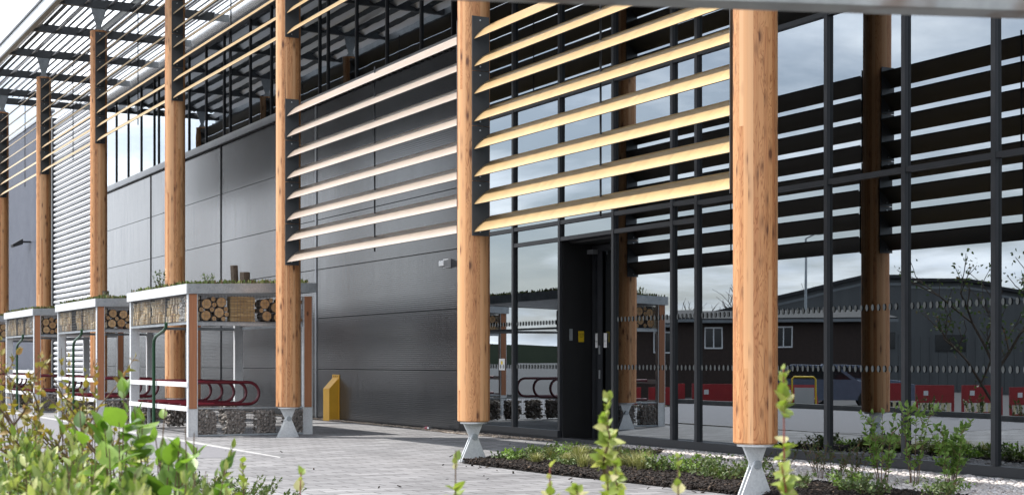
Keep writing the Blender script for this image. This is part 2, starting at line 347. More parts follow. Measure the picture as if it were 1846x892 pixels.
def part(name, mb, mat, parent, loc=(0, 0, 0), smooth=False, kind=None, rot=None):
    o = link(name, mb.mesh(name, mat, smooth), parent, loc, rot)
    if kind: o['kind'] = kind
    return o
def struct(name, mb, mat): return tag(link(name, mb.mesh(name, mat)), kind='structure')
def copy_tree(o, parent=None):
    c = o.copy(); COL.objects.link(c); c.parent = parent
    for ch in o.children: copy_tree(ch, c)
    return c
def np_mesh(name, V, F, mat):
    me = bpy.data.meshes.new(name); V = np.asarray(V, np.float32); F = np.asarray(F, np.int32); k = F.shape[1]
    me.vertices.add(len(V)); me.vertices.foreach_set('co', V.ravel())
    me.loops.add(F.size); me.loops.foreach_set('vertex_index', F.ravel())
    me.polygons.add(len(F)); me.polygons.foreach_set('loop_start', np.arange(0, F.size, k, dtype=np.int32)); me.polygons.foreach_set('loop_total', np.full(len(F), k, np.int32))
    me.materials.append(M[mat]); me.update(calc_edges=True); me.validate(); return me
ICO = None
def ico():
    global ICO
    if ICO is None:
        g = (1 + 5 ** .5) / 2
        v = np.array([(-1, g, 0), (1, g, 0), (-1, -g, 0), (1, -g, 0), (0, -1, g), (0, 1, g), (0, -1, -g), (0, 1, -g), (g, 0, -1), (g, 0, 1), (-g, 0, -1), (-g, 0, 1)]) / math.hypot(1, g)
        f = np.array([(0, 11, 5), (0, 5, 1), (0, 1, 7), (0, 7, 10), (0, 10, 11), (1, 5, 9), (5, 11, 4), (11, 10, 2), (10, 7, 6), (7, 1, 8), (3, 9, 4), (3, 4, 2), (3, 2, 6), (3, 6, 8), (3, 8, 9), (4, 9, 5), (2, 4, 11), (6, 2, 10), (8, 6, 7), (9, 8, 1)])
        ICO = (v, f)
    return ICO
def rocks(P, size, rng, squash=.65):
    # many small rounded stones, one array
    v, f = ico(); n = len(P); S = np.asarray(size).reshape(-1, 1, 1) * np.ones((n, 1, 1))
    W = v[None] * (1 + rng.uniform(-.22, .22, (n, 12, 1))) * np.stack([rng.uniform(.8, 1.25, n), rng.uniform(.65, 1.1, n), rng.uniform(.8, 1.2, n) * squash], -1)[:, None] * S
    a = rng.uniform(0, 6.283, n); c, s = np.cos(a)[:, None], np.sin(a)[:, None]
    X = W[..., 0] * c - W[..., 1] * s; Y = W[..., 0] * s + W[..., 1] * c
    W = np.stack([X, Y, W[..., 2]], -1) + np.asarray(P)[:, None]
    return W.reshape(-1, 3), (f[None] + (np.arange(n) * 12)[:, None, None]).reshape(-1, 3)
def in_poly(P, poly):
    x, y = P[:, 0], P[:, 1]; r = np.zeros(len(P), bool); n = len(poly)
    for i in range(n):
        (x1, y1), (x2, y2) = poly[i], poly[(i + 1) % n]
        c = ((y1 > y) != (y2 > y)) & (x < (x2 - x1) * (y - y1) / ((y2 - y1) or 1e-9) + x1); r ^= c
    return r
def scatter(poly, dens, rng):
    p = np.array(poly); lo, hi = p.min(0), p.max(0); n = int(dens * np.prod(hi - lo)); P = rng.uniform(lo, hi, (n, 2)); return P[in_poly(P, poly)]
def text(name, body, size, mat, parent, loc, rot, align='CENTER'):
    cu = bpy.data.curves.new(name, 'FONT'); cu.body = body; cu.size = size; cu.align_x = align; cu.extrude = .0005
    o = bpy.data.objects.new(name, cu); COL.objects.link(o)
    dg = bpy.context.evaluated_depsgraph_get(); me = bpy.data.meshes.new_from_object(o.evaluated_get(dg)); bpy.data.objects.remove(o)
    me.materials.clear(); me.materials.append(M[mat]); return link(name, me, parent, loc, rot)

COLX = [0.0] + [-5.06 - 6 * k for k in range(6)]
GY = 2.93

# ------------------------------------------------------------------ ground
struct('ground', MB().add([(-1500, -1500, -.5), (1500, -1500, -.5), (1500, 1500, -.5), (-1500, 1500, -.5)], [(0, 1, 2, 3)]), 'asphalt')
struct('paving', MB().box(-70, 14, -8.3, 3.2, -.55, 0), 'paving')
struct('carriageway', MB().add([(-45, -8.25, .004), (-9.0, -8.25, .004), (-6.9, -2.2, .004), (-8.3, -1.72, .004), (-45, -1.72, .004)], [(0, 1, 2, 3, 4)]), 'lilac_paving')
struct('kerb', MB().prism([(-1.70, 0), (-1.63, 0), (-1.63, .02), (-1.69, .02)], 'x', -45, -11.2).add(
    [(-11.2, -1.70, 0), (-11.2, -1.63, 0), (-11.2, -1.63, .02), (-11.2, -1.69, .02), (-6.7, -1.675, 0), (-6.7, -1.65, 0), (-6.7, -1.65, .005), (-6.7, -1.67, .005)],
    [(0, 1, 5, 4), (1, 2, 6, 5), (2, 3, 7, 6), (3, 0, 4, 7), (4, 5, 6, 7)]), 'kerb_concrete')
BED = [(-4.85, -.27), (-3, -.22), (-.5, 0), (3.2, .2), (4.5, .3), (4.5, 1.1), (.9, 1.3), (-.6, 1.25), (-1.9, 1.15), (-2.7, 1.1), (-3.6, 1.35), (-5.3, 2.72), (-5.55, 2.0), (-5.3, .95), (-5.0, .1)]
GRAV = [(-5.3, 2.72), (-3.6, 1.35), (-2.7, 1.1), (-1.9, 1.15), (-.6, 1.25), (.9, 1.3), (4.5, 1.1), (6, 1.1), (6, 2.86), (-6.9, 2.86), (-6.9, 2.74)]
def sheet(poly, z): return MB().add([(x, y, z) for x, y in poly], [tuple(range(len(poly)))])
struct('planting_soil', sheet(BED, .008), 'soil'); struct('gravel_base', sheet(GRAV, .005), 'plinth')
struct('far_kerb', MB().box(-70, 14, -8.46, -8.302, -.5, .11), 'dark_kerb')

def stuff(name, me, label, cat):
    return tag(link(name, me), label, cat, None, 'stuff')
rng = np.random.default_rng(4)
P = scatter(GRAV, 1050, rng); Z = .02 + rng.uniform(0, .022, len(P))
stuff('gravel', np_mesh('gravel', *rocks(np.c_[P, Z], rng.uniform(.014, .03, len(P)), rng), 'pebbles'), 'loose pale pebbles spread along the foot of the glazed wall', 'gravel')
P1 = scatter([(-36, 2.72), (-36, 2.92), (-8.25, 2.90), (-8.3, 2.78), (-9.2, 2.62), (-11, 2.58), (-13, 2.74)], 900, rng)
stuff('gravel', np_mesh('gravel', *rocks(np.c_[P1, np.full(len(P1), .012)], rng.uniform(.010, .022, len(P1)), rng), 'warm_pebbles'), 'thin line of brown pebbles along the foot of the dark metal wall', 'gravel')
def chips(P, rng, name, mat):
    n = len(P); L = rng.uniform(.008, .026, n); Wd = L * rng.uniform(.25, .5, n); T = L * .15
    b = np.array([(x, y, z) for z in (-1, 1) for y in (-1, 1) for x in (-1, 1)], float)
    V = b[None] * np.stack([L, Wd, T], -1)[:, None]
    a = rng.uniform(0, 6.283, n); tl = rng.uniform(-.6, .6, n)
    x = V[..., 0] * np.cos(tl)[:, None] - V[..., 2] * np.sin(tl)[:, None]; z = V[..., 0] * np.sin(tl)[:, None] + V[..., 2] * np.cos(tl)[:, None]
    X = x * np.cos(a)[:, None] - V[..., 1] * np.sin(a)[:, None]; Y = x * np.sin(a)[:, None] + V[..., 1] * np.cos(a)[:, None]
    V = np.stack([X, Y, z], -1) + P[:, None]
    f = np.array([(0, 2, 3, 1), (4, 5, 7, 6), (0, 1, 5, 4), (2, 6, 7, 3), (0, 4, 6, 2), (1, 3, 7, 5)])
    return np_mesh(name, V.reshape(-1, 3), (f[None] + (np.arange(n) * 8)[:, None, None]).reshape(-1, 4), mat)
P = scatter(BED, 3200, rng)
stuff('bark_mulch', chips(np.c_[P, rng.uniform(.012, .05, len(P))], rng, 'bark_mulch', 'mulch'), 'dark brown bark mulch covering the planting bed', 'mulch')
P = np.r_[scatter([(-10, -3), (-1, -3), (2, -1), (-1, -.4), (-5, -.4), (-6, 2.6), (-10, 2.4)], .45, rng), scatter([(-4.9, -.55), (0, -.35), (0, 0), (-4.9, -.2)], 14, rng)]
stuff('bark_litter', chips(np.c_[P, np.full(len(P), .009)], rng, 'bark_litter', 'mulch'), 'scattered crumbs of dark bark lying on the pale paving', 'litter')

# ------------------------------------------------------------------ the building (local y = 0 on the wall plane)
BLD = thing('office_building', (0, GY, 0), 'long dark metal and glass building with ribbon windows behind the timber columns', 'building')
def bp(name, mb, mat, parent=None, **k): return part(name, mb, mat, parent or BLD, **k)
core = MB()
core.box(-36.2, -11.28, .045, .25, 0, 6.08); core.box(-36.2, 9, .06, .25, 8.6, 10.9)
core.box(-62, -36.22, .06, .3, 0, 9.35); core.box(-36.2, 9, 13.8, 14, 0, 10.9); core.box(-62, -36.22, 13.8, 14, 0, 9.3); core.box(-36.25, 9.2, -.02, 14, 10.92, 11.1); core.box(-62, -36.22, .31, 13.79, 9.2, 9.34); core.box(-36.2, -36.1, .26, 13.79, 0, 10.9)
core.box(9, 9.2, .0, 13.8, 0, 10.9); core.box(-62.2, -62.0, .0, 13.8, 0, 9.35); core.box(-36.2, -11.4, .26, 13.7, 5.85, 6.06); core.box(-36.2, 8.9, .26, 13.7, 8.75, 8.85)
core.box(-11.5, -11.3, .26, 13.7, .05, 8.7)
bp('wall_core', core, 'interior')
bp('interior_floor', MB().box(-11.28, 9, .12, 13.7, -.01, .03), 'interior_floor')
bp('partition', MB().box(-4.9, -3.2, 3.0, 3.12, .04, 3.2), 'plinth'); bp('partition', MB().box(-.8, 2.5, 5.0, 5.12, .04, 3.6), 'plinth')
PX = [(-36.15, -29.86), (-29.84, -23.70), (-23.68, -17.62), (-17.56, -11.30)]
PZ = [(.03, .958), (.972, 1.933), (1.947, 2.878), (2.892, 3.838), (3.852, 4.943), (4.957, 6.06)]
for x0, x1 in PX:
    for z0, z1 in PZ:
        bp('wall_panel', MB().box(x0, x1, 0, .04, z0, z1), 'cladding')
for xj, w, m in ((-17.59, .035, 'flashing'), (-23.69, .012, 'black'), (-29.85, .012, 'black')):
    bp('joint_strip', MB().box(xj - w, xj + w, -.018, .03, .02, 6.07), m)
bp('corner_trim', MB().box(-11.30, -11.02, -.03, .2, .0, 8.58), 'black')
bp('window_sill', MB().box(-36.15, -11.31, -.06, .04, 6.09, 6.245), 'flashing')
cl = MB()
for i in range(110): cl.box(-36.0 + i * .225, -35.88 + i * .225, -.05, -.004, 6.06, 6.082)
bp('sill_clips', cl, 'black', kind='stuff')
bp('window_head', MB().box(-36.15, 8.9, -.055, .055, 8.56, 8.66), 'frame_grey')
mx = []
for xp in (-17.2, -23.24, -29.3, -35.3):
    mx += [xp - .22, xp + .22, xp + 1.64, xp + 3.02, xp + 4.44]
mx = sorted([m for m in mx if -36 < m < -11.4] + [-36.1, -11.57])
for a in mx: bp('mullion', MB().box(a - .02, a + .02, -.02, .08, 6.247, 8.558), 'frame_grey')
for a, b in zip(mx[:-1], mx[1:]):
    bp('window_pane', MB().box(a + .021, b - .021, .01, .02, 6.25, 8.555), 'ribbon_glass')
for i, (a, b) in enumerate(((-36.15, -29.3), (-29.28, -23.24), (-23.22, -17.2), (-17.18, -11.2), (-11.18, -5.1), (-5.08, 1.0), (1.02, 8.95))):
    bp('upper_panel', MB().box(a, b, 0, .05, 8.67, 10.9), 'silver_panel')
for i in range(8):
    bp('strip_light', MB().box(-13.2 - i * 1.9, -13.08 - i * 1.9, 1.6, 2.9, 8.30, 8.36), 'tube_light')
# half-round silver cladding and dark ribbed cladding further along
rib = MB(); pr_ = [(.07 * -math.sin(math.pi * j / 10), -.066 * math.cos(math.pi * j / 10)) for j in range(11)]; rib.prism(pr_, 'x', -42.45, -36.3)
rme = rib.mesh('rib', 'silver_metal', True)
for k in range(53): link('rib', rme, BLD, (0, .05, .15 + k * .1745))
bp('cladding_trim', MB().box(-42.75, -42.47, -.05, .1, 0, 9.4), 'frame_grey')
dc = MB(); xs_ = []
x = -42.76
while x > -61.8:
    xs_ += [(x, 0), (x - .10, 0), (x - .13, -.04), (x - .19, -.04)]; x -= .22
vv = [(a, b, z) for z in (0, 9.7) for a, b in xs_]; nn = len(xs_)
dc.add(vv, [(i, i + 1, nn + i + 1, nn + i) for i in range(nn - 1)])
o = link('ribbed_cladding', dc.mesh('ribbed_cladding', 'blue_cladding'), BLD)
bp('cladding_cap', MB().box(-61.9, -42.76, -.07, .1, 9.66, 9.74), 'flashing')
# curtain wall
CW = bp('curtain_wall', MB().box(-11.0, 9, -.015, .14, -.02, .055).box(-11.0, -8.17, -.05, .1, .057, .15).box(-6.74, 9, -.05, .1, .057, .15), 'frame_grey')
bp('plinth', MB().box(-6.7, 9, -.028, -.016, -.02, .05), 'plinth', CW)
MX = [-10.95, -9.5, -8.15, -6.76, -5.41, -4.9, -3.73, -2.55, -1.39, -.22, .95, 2.12, 3.29, 4.46, 5.63, 6.8, 7.97]
for a in MX: bp('mullion', MB().box(a - .027, a + .027, -.042, .12, .153, 8.555), 'frame_grey', CW)
TZ = [.15, 3.0, 4.78, 6.6, 8.56]; prn = random.Random(11)
for i, (a, b) in enumerate(zip(MX[:-1], MX[1:])):
    zs = list(TZ)
    if -9.6 < a < -5.2: zs = [.15, 2.80, 3.03, 4.78, 6.6, 8.56]
    elif a < -5.3: zs = [.15, 3.03, 4.78, 6.6, 8.56]
    for z in zs[1:-1]: bp('transom', MB().box(a + .028, b - .028, -.036, .1, z - .027, z + .027), 'frame_grey', CW)
    for z0, z1 in zip(zs[:-1], zs[1:]):
        if abs(a + 8.15) < .01 and z1 < 2.9: continue
        xa, xb, za, zb = a + .024, b - .024, z0 + (.024 if z0 > .2 else -.004), z1 - .024
        p = bp('glass_pane', MB().box(-(xb - xa) / 2, (xb - xa) / 2, -.004, .010, -(zb - za) / 2, (zb - za) / 2), 'glass', CW, loc=((xa + xb) / 2, .003, (za + zb) / 2), rot=(prn.uniform(-.0022, .0022), 0, prn.uniform(-.0022, .0022)))
        if z0 < .2 and b < 3:
            d = MB()
            for zc in (1.034, 1.655):
                x = a + .09
                while x < b - .06:
                    d.add([(x + .019 * math.cos(q), -.009, zc + .034 * math.sin(q)) for q in (2 * math.pi * j / 12 for j in range(12))], [tuple(range(12))]); x += .085
            o = link('manifestation_dots', d.mesh('manifestation_dots', 'dot_white'), CW); o['kind'] = 'stuff'
# recessed entrance
DR = bp('entrance_recess', MB().box(-8.12, -8.10, .0, .46, .03, 2.77).box(-6.81, -6.79, .0, .46, .03, 2.77).box(-8.12, -6.79, .1, .9, 2.74, 2.77).box(-8.2, -8.12, .12, .9, .03, 2.77), 'black')
dd = bp('door_frame', MB().box(-8.10, -8.06, .47, .55, .03, 2.72).box(-8.06, -6.82, .47, .55, 2.64, 2.72).box(-6.86, -6.82, .47, .55, .03, 2.64), 'frame_grey', DR)
bp('door_leaf', MB().box(-7.97, -7.905, .48, .53, .04, 2.63).box(-7.45, -7.39, .48, .53, .04, 2.63).box(-7.905, -7.45, .48, .53, .04, .15), 'frame_grey', DR)
bp('door_leaf', MB().box(-7.895, -7.83, .46, .478, .04, 2.63).box(-7.38, -7.3, .48, .53, .04, 2.63), 'frame_grey', DR)
bp('door_pane', MB().box(-8.05, -7.975, .50, .51, .04, 2.63), 'glass', DR); bp('door_pane', MB().box(-7.825, -6.87, .50, .51, .151, 2.63), 'glass', DR)
bp('door_closer', MB().box(-8.09, -7.93, .38, .465, 2.60, 2.66), 'flashing', DR)
for z in (1.27, .93): bp('door_handle', MB().box(-7.885, -7.865, .445, .459, z - .06, z + .06), 'bolt', DR)
kp = bp('keypad', MB().box(-8.099, -8.085, .10, .145, 1.40, 1.56), 'galvanised', DR)
sg = bp('caution_sticker', MB().box(-8.099, -8.094, .245, .335, 1.38, 1.53), 'sign_yellow', DR)
text('sticker_text', 'CAUTION\nAutomatic\nDoor', .022, 'ink', DR, (-8.0935, .29, 1.485), (R(90), 0, R(90)))
for xa, xb in ((-8.045, -7.98), (-7.82, -7.74)):
    bp('door_notice', MB().box(xa, xb, .488, .492, 1.30, 1.50), 'sign_white', DR)
    text('notice_text', 'Automatic\ndoor', .014, 'ink', DR, ((xa + xb) / 2, .487, 1.39), (R(90), 0, 0))
nt_ = bp('window_notice', MB().box(-9.98, -9.80, -.0085, -.0065, .98, 1.15), 'sign_white', CW)
bp('window_emblem', MB().add([(-9.89 + .035 * math.cos(q), -.0095, 1.09 + .035 * math.sin(q)) for q in (2 * math.pi * j / 5 + .3 for j in range(5))], [(0, 1, 2, 3, 4)]), 'sign_yellow', CW)
SGN = thing('interior_sign', (-.05, GY + .6, 1.38), 'dark sign with pale letters hanging inside the glass wall', 'sign')
part('board', MB().box(-.1, .75, 0, .03, -.12, .22), 'black', SGN)
text('lettering', 'YAR', .13, 'render_pale', SGN, (.16, -.003, .02), (R(90), 0, 0), 'LEFT')

# wall lamps
def bulkhead(loc):
    o = thing('wall_lamp', loc, 'small white bulkhead lamp fixed to the dark ribbed wall', 'lamp')
    part('base', MB().box(-.09, .09, -.05, 0, -.07, .07), 'white_paint', o)
    part('lens', MB().prism([(-.05, -.06), (-.13, -.04), (-.13, .04), (-.05, .06)], 'x', -.085, .085), 'lamp_lens', o)
bulkhead((-11.72, GY - .002, 2.67))
o = thing('flood_light', (-46.4, GY - .045, 5.45), 'small black floodlight on the vertical ribbed cladding', 'lamp')
part('arm', MB().box(-.03, .03, -.35, 0, -.03, .03), 'black', o); part('head', MB().prism([(-.3, -.1), (-.62, -.22), (-.66, -.12), (-.3, .1)], 'x', -.22, .22), 'black', o)

# yellow pipe guard
o = thing('pipe_guard', (-16.55, GY - .003, 0), 'yellow sheet steel pipe guard with sloping top against the dark wall', 'guard')
part('casing', MB().prism([(-.20, .0), (-.20, .60), (-.012, .80), (-.012, 0)], 'x', -.15, .16), 'yellow_steel', o)
part('wall_flange', MB().box(-.17, .18, -.010, -.001, .002, .86), 'yellow_steel', o)
for x in (-.09, .0, .1): part('bolt', MB().cyl((x, .83), .012, -.018, -.0105, 8, 'y'), 'ink', o)
# drink can
o = thing('drink_can', (-12.05, 2.72, .033), 'crushed red and silver drinks can lying by the wall', 'can', rz=R(8))
part('body', MB().cyl((0, 0), .033, -.055, .055, 20, 'x'), 'can_silver', o, smooth=True)
part('printed_band', MB().cyl((0, 0), .0335, -.05, .022, 20, 'x'), 'can_red', o, smooth=True)
part('rim', MB().cyl((0, 0), .033, .0555, .063, 20, 'x', .026), 'can_silver', o, smooth=True)
# white guard rail in front of the far cladding
o = thing('guard_rail', (-48, 2.2, 0), 'low white two bar guard rail in front of the far cladding', 'rail')
for z in (.74, .42): part('rail', MB().box(-13, 7.5, -.03, .03, z - .07, z + .07), 'white_paint', o)
for k in range(9): part('post', MB().box(-12.9 + k * 2.5, -12.8 + k * 2.5, .031, .11, 0, .85), 'galvanised', o)

# ------------------------------------------------------------------ timber columns
def make_column():
    o = thing('timber_column', (0, 0, 0), 'x', 'column')
    r = .1803; prof = [(r - .012, .442), (r, .454), (r, 8.26), (r - .01, 8.27)]; n = 48
    v = [(a * math.cos(2 * math.pi * j / n), a * math.sin(2 * math.pi * j / n), z) for a, z in prof for j in range(n)]
    f = [(k * n + j, k * n + (j + 1) % n, (k + 1) * n + (j + 1) % n, (k + 1) * n + j) for k in range(3) for j in range(n)] + [tuple(range(n - 1, -1, -1)), tuple(range(3 * n, 4 * n))]
    part('shaft', MB().add(v, f), 'larch', o, smooth=True)
    b = part('foot_bracket', MB().prism([(-.17, 0), (.155, 0), (.038, .27), (.026, .30), (-.004, .312), (-.034, .30), (-.046, .27)], 'x', .016, .03)
             .prism([(-.17, 0), (.155, 0), (.038, .27), (.026, .30), (-.004, .312), (-.034, .30), (-.046, .27)], 'x', -.03, -.016), 'pale_galv', o)
    part('pin', MB().cyl((-.003, .272), .036, -.045, .045, 20, 'x'), 'galvanised', b)
    part('head_plate', MB().prism([(-.125, .42), (.11, .42), (.03, .24), (-.035, .24)], 'x', -.012, .012).cyl((0, 0), .15, .421, .4415, 32), 'pale_galv', o)
    t = part('top_bracket', MB().prism([(-.11, 8.272), (.11, 8.272), (.05, 8.37), (-.05, 8.37)], 'x', -.03, -.012).prism([(-.11, 8.272), (.11, 8.272), (.05, 8.37), (-.05, 8.37)], 'x', .012, .03)
             .prism([(-.04, 8.33), (.04, 8.33), (.17, 8.765), (-.17, 8.765)], 'x', -.01, .01), 'galvanised', o)
    part('pin', MB().cyl((0, 8.355), .028, -.04, .04, 16, 'x'), 'galvanised', t)
    return o
where = ['standing in the planting bed in front of the glazed wall', 'on the paving beside the entrance door', 'beside the end of the bike shelter nearest the entrance',
         'between the first and second bike shelters counted from the entrance', 'between the second and third bike shelters counted from the entrance',
         'between the third and fourth bike shelters counted from the entrance', 'farthest from the entrance door, beyond the fourth bike shelter']
c0 = make_column()
for i, x in enumerate(COLX):
    c = c0 if i == 0 else copy_tree(c0)
    c.location = (x, 0, 0); c.rotation_euler = (0, 0, 0); tag(c, 'round larch column on a steel foot, ' + where[i], 'column', 'timber columns along the front')
    sh = [k for k in c.children if k.name.startswith('shaft')][0]; sh.rotation_euler = (0, 0, 1.1 * i + .4)

# ------------------------------------------------------------------ louvre screens
BL = [(-.096, 0), (-.085, .020), (-.068, .043), (-.046, .068), (-.02, .094), (.01, .119), (.045, .144), (.08, .163), (.100, .171), (.106, .186),
      (.112, .186), (.110, .166), (.084, .150), (.05, .128), (.016, .103), (-.016, .074), (-.044, .045), (-.066, .018), (-.082, -.002), (-.091, -.006)]
bmesh_cache = {}
def blade_mesh(L, mat):
    k = (round(L, 3), mat)
    if k not in bmesh_cache: 
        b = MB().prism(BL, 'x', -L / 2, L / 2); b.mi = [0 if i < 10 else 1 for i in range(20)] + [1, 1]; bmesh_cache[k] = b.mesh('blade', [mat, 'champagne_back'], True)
    return bmesh_cache[k]
def screen(xl, xr, z0, mat, label, group):
    xm = (xl + xr) / 2; L = xr - xl - .39
    o = thing('louvre_screen', (xm, 0, z0), label, 'louvre screen', group)
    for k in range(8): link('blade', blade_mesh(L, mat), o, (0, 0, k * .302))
    for s in (-1, 1):
        for k in range(4):
            xa = s * (L / 2 + .002)
            p = part('end_plate', MB().box(min(xa, xa + s * .008), max(xa, xa + s * .008), -.116, .094, -.04 + k * .604, .558 + k * .604), 'dark_plate', o)
            b = MB()
            for zz in (-.04 + k * .604 + .045, .558 + k * .604 - .045): b.cyl((-.02, zz), .009, xa - s * .0005, xa - s * .009, 8, 'x')
            part('bolts', b, 'bolt', p)
    part('hanger_rod', MB().cyl((.0, .09), .011, -.02, 2.36, 8), 'frame_grey', o)
    return o
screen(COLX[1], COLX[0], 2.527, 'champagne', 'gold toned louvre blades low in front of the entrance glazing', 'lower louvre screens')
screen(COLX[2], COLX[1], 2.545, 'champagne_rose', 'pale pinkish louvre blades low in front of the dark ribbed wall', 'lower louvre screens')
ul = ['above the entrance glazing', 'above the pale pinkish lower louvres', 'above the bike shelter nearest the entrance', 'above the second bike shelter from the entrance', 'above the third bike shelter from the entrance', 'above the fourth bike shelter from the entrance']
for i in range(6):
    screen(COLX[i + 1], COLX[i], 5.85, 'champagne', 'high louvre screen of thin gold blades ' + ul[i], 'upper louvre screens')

# ------------------------------------------------------------------ slatted canopy
CP = thing('slatted_canopy', (0, 0, 8.77), 'dark steel slatted canopy roof projecting above the timber columns', 'canopy')
bx = []
for i in range(len(COLX) - 1): bx += [COLX[i], (COLX[i] + COLX[i + 1]) / 2]
bx += [COLX[-1], COLX[-1] - 1.5]; bx = [3.0] + bx
bxs = sorted(bx)
for x in bxs:
    b = part('beam', MB().box(x - .045, x - .008, -.97, 2.55, 0, .185).box(x + .008, x + .045, -.97, 2.55, 0, .185), 'beam_grey', CP)
    part('stub', MB().box(x - .006, x + .006, 2.2, 2.92, .01, .175).box(x - .06, x + .06, 2.552, 2.572, -.01, .2), 'galvanised', b)
FL = [(-.07, .02), (-.05, .045), (-.01, .07), (.04, .085), (.08, .088), (.05, .07), (0, .05), (-.04, .025)]
for a, b in zip(bxs[:-1], bxs[1:]):
    L = b - a - .094; xm = (a + b) / 2; me = bmesh_cache.get(('c', round(L, 2)))
    if me is None: me = bmesh_cache[('c', round(L, 2))] = MB().prism(FL, 'x', -L / 2, L / 2).mesh('canopy_blade', 'silver_metal', True)
    for y in (-.75, -.25, .25, .75, 1.25, 1.75, 2.25): link('canopy_blade', me, CP, (xm, y, .03))
segs = [(bxs[i], bxs[min(i + 2, len(bxs) - 1)]) for i in range(0, len(bxs) - 1, 2)]
for a, b in segs:
    L = b - a - .01; me = MB().prism([(-.062, -.036), (.062, .036), (.056, .046), (-.068, -.026)], 'x', -L / 2, L / 2).mesh('slat', 'beam_grey')
    for k in range(21): link('slat', me, CP, ((a + b) / 2, -.86 + k * .18, .24))
for y in (-.5, 1.0, 2.4): part('purlin', MB().box(bxs[0], bxs[-1], y - .02, y + .02, .187, .222), 'beam_grey', CP)
for i in range(0, 16):
    part('fascia_panel', MB().box(3.0 - 2.5 * i - 2.49, 3.0 - 2.5 * i, -1.02, -.985, -.04, .235), 'pale_galv', CP)
part('fascia_cap', MB().box(-37, 3, -1.05, -.96, .238, .29), 'beam_grey', CP); part('fascia_flange', MB().box(-37, 3, -1.03, -.92, -.085, -.043), 'beam_grey', CP)

# ------------------------------------------------------------------ bike shelters
def stadium(y0, y1, z0, z1, x, n=8):
    r = (z1 - z0) / 2; zc = (z0 + z1) / 2; pts = []
    for j in range(n + 1): a = -math.pi / 2 + math.pi * j / n; pts.append((x, y1 - r + r * math.cos(a), zc + r * math.sin(a)))
    for j in range(n + 1): a = math.pi / 2 + math.pi * j / n; pts.append((x, y0 + r + r * math.cos(a), zc + r * math.sin(a)))
    return pts
LOGS = {}
def log_mesh(r):
    k = round(r, 3)
    if k not in LOGS:
        m = MB(); n = 14; rr = [r * (1 + .05 * math.sin(3 * j + k * 90)) for j in range(n)]
        v = [(x, rr[j] * math.cos(2 * math.pi * j / n), rr[j] * math.sin(2 * math.pi * j / n)) for x in (-.12, .12) for j in range(n)]
        m.add(v, [(j, (j + 1) % n, n + (j + 1) % n, n + j) for j in range(n)], 0)
        m.add([(x, rr[j] * .9 * math.cos(2 * math.pi * j / n), rr[j] * .9 * math.sin(2 * math.pi * j / n)) for x in (-.1205, .1205) for j in range(n)], [], 0)
        base = 2 * n
        m.f += [(j, (j + 1) % n, base + (j + 1) % n, base + j) for j in range(n)] + [(n + j, n + (j + 1) % n, base + n + (j + 1) % n, base + n + j) for j in range(n)]; m.mi += [0] * (2 * n)
        m.f += [tuple(range(base, base + n)), tuple(range(base + n, base + 2 * n))]; m.mi += [1, 1]
        LOGS[k] = m.mesh('log', ['bark', 'log_end'])
    return LOGS[k]
def pack_logs(y0, y1, z0, z1, rnd):
    out = []
    for r in [.078] * 60 + [.062] * 200 + [.05] * 400 + [.036] * 500:
        if y1 - y0 < 2 * r or z1 - z0 < 2 * r: continue
        best = None
        for _ in range(10):
            y, z = rnd.uniform(y0 + r, y1 - r), rnd.uniform(z0 + r, z1 - r)
            if all((y - a) ** 2 + (z - b) ** 2 > (r + c - .002) ** 2 for a, b, c in out): best = (y, z, r); break
        if best: out.append(best)
    return out
GAB = []
for sd_ in (1, 2):
    rg = np.random.default_rng(sd_); n = 520
    Pn = np.c_[rg.uniform(-.10, .10, n), rg.uniform(-.155, .155, n), rg.uniform(.025, .34, n)]
    Pn[: n // 2, 0] = rg.uniform(.07, .10, n // 2)
    GAB.append(np_mesh('stone_fill', *rocks(Pn, rg.uniform(.016, .030, n), rg, .9), 'gabion_stone'))
def wire_grid(mb, x, y0, y1, z0, z1, p=.05, w=.0014):
    y = y0
    while y <= y1 + 1e-6: mb.box(x - w, x + w, y - w, y + w, z0, z1); y += p
    z = z0
    while z <= z1 + 1e-6: mb.box(x - w * .7, x + w * .7, y0, y1, z - w, z + w); z += p
    return mb
def post(o, x, y, sx):
    def bb(m, a, b, *r): a, b = x + sx * a, x + sx * b; return m.box(min(a, b), max(a, b), *r)
    m = MB(); bb(m, -.075, .012, y - .012, y, 0, 2.1); bb(m, -.075, -.065, y, y + .12, 0, 2.1); bb(m, -.075, .012, y + .12, y + .132, 0, 2.1); bb(m, -.064, .006, y + .001, y + .119, 0, .41)
    p = part('post', m, 'pale_galv', o)
    part('timber_infill', bb(MB(), -.06, .020, y + .004, y + .116, .415, 2.10), 'post_timber', p)
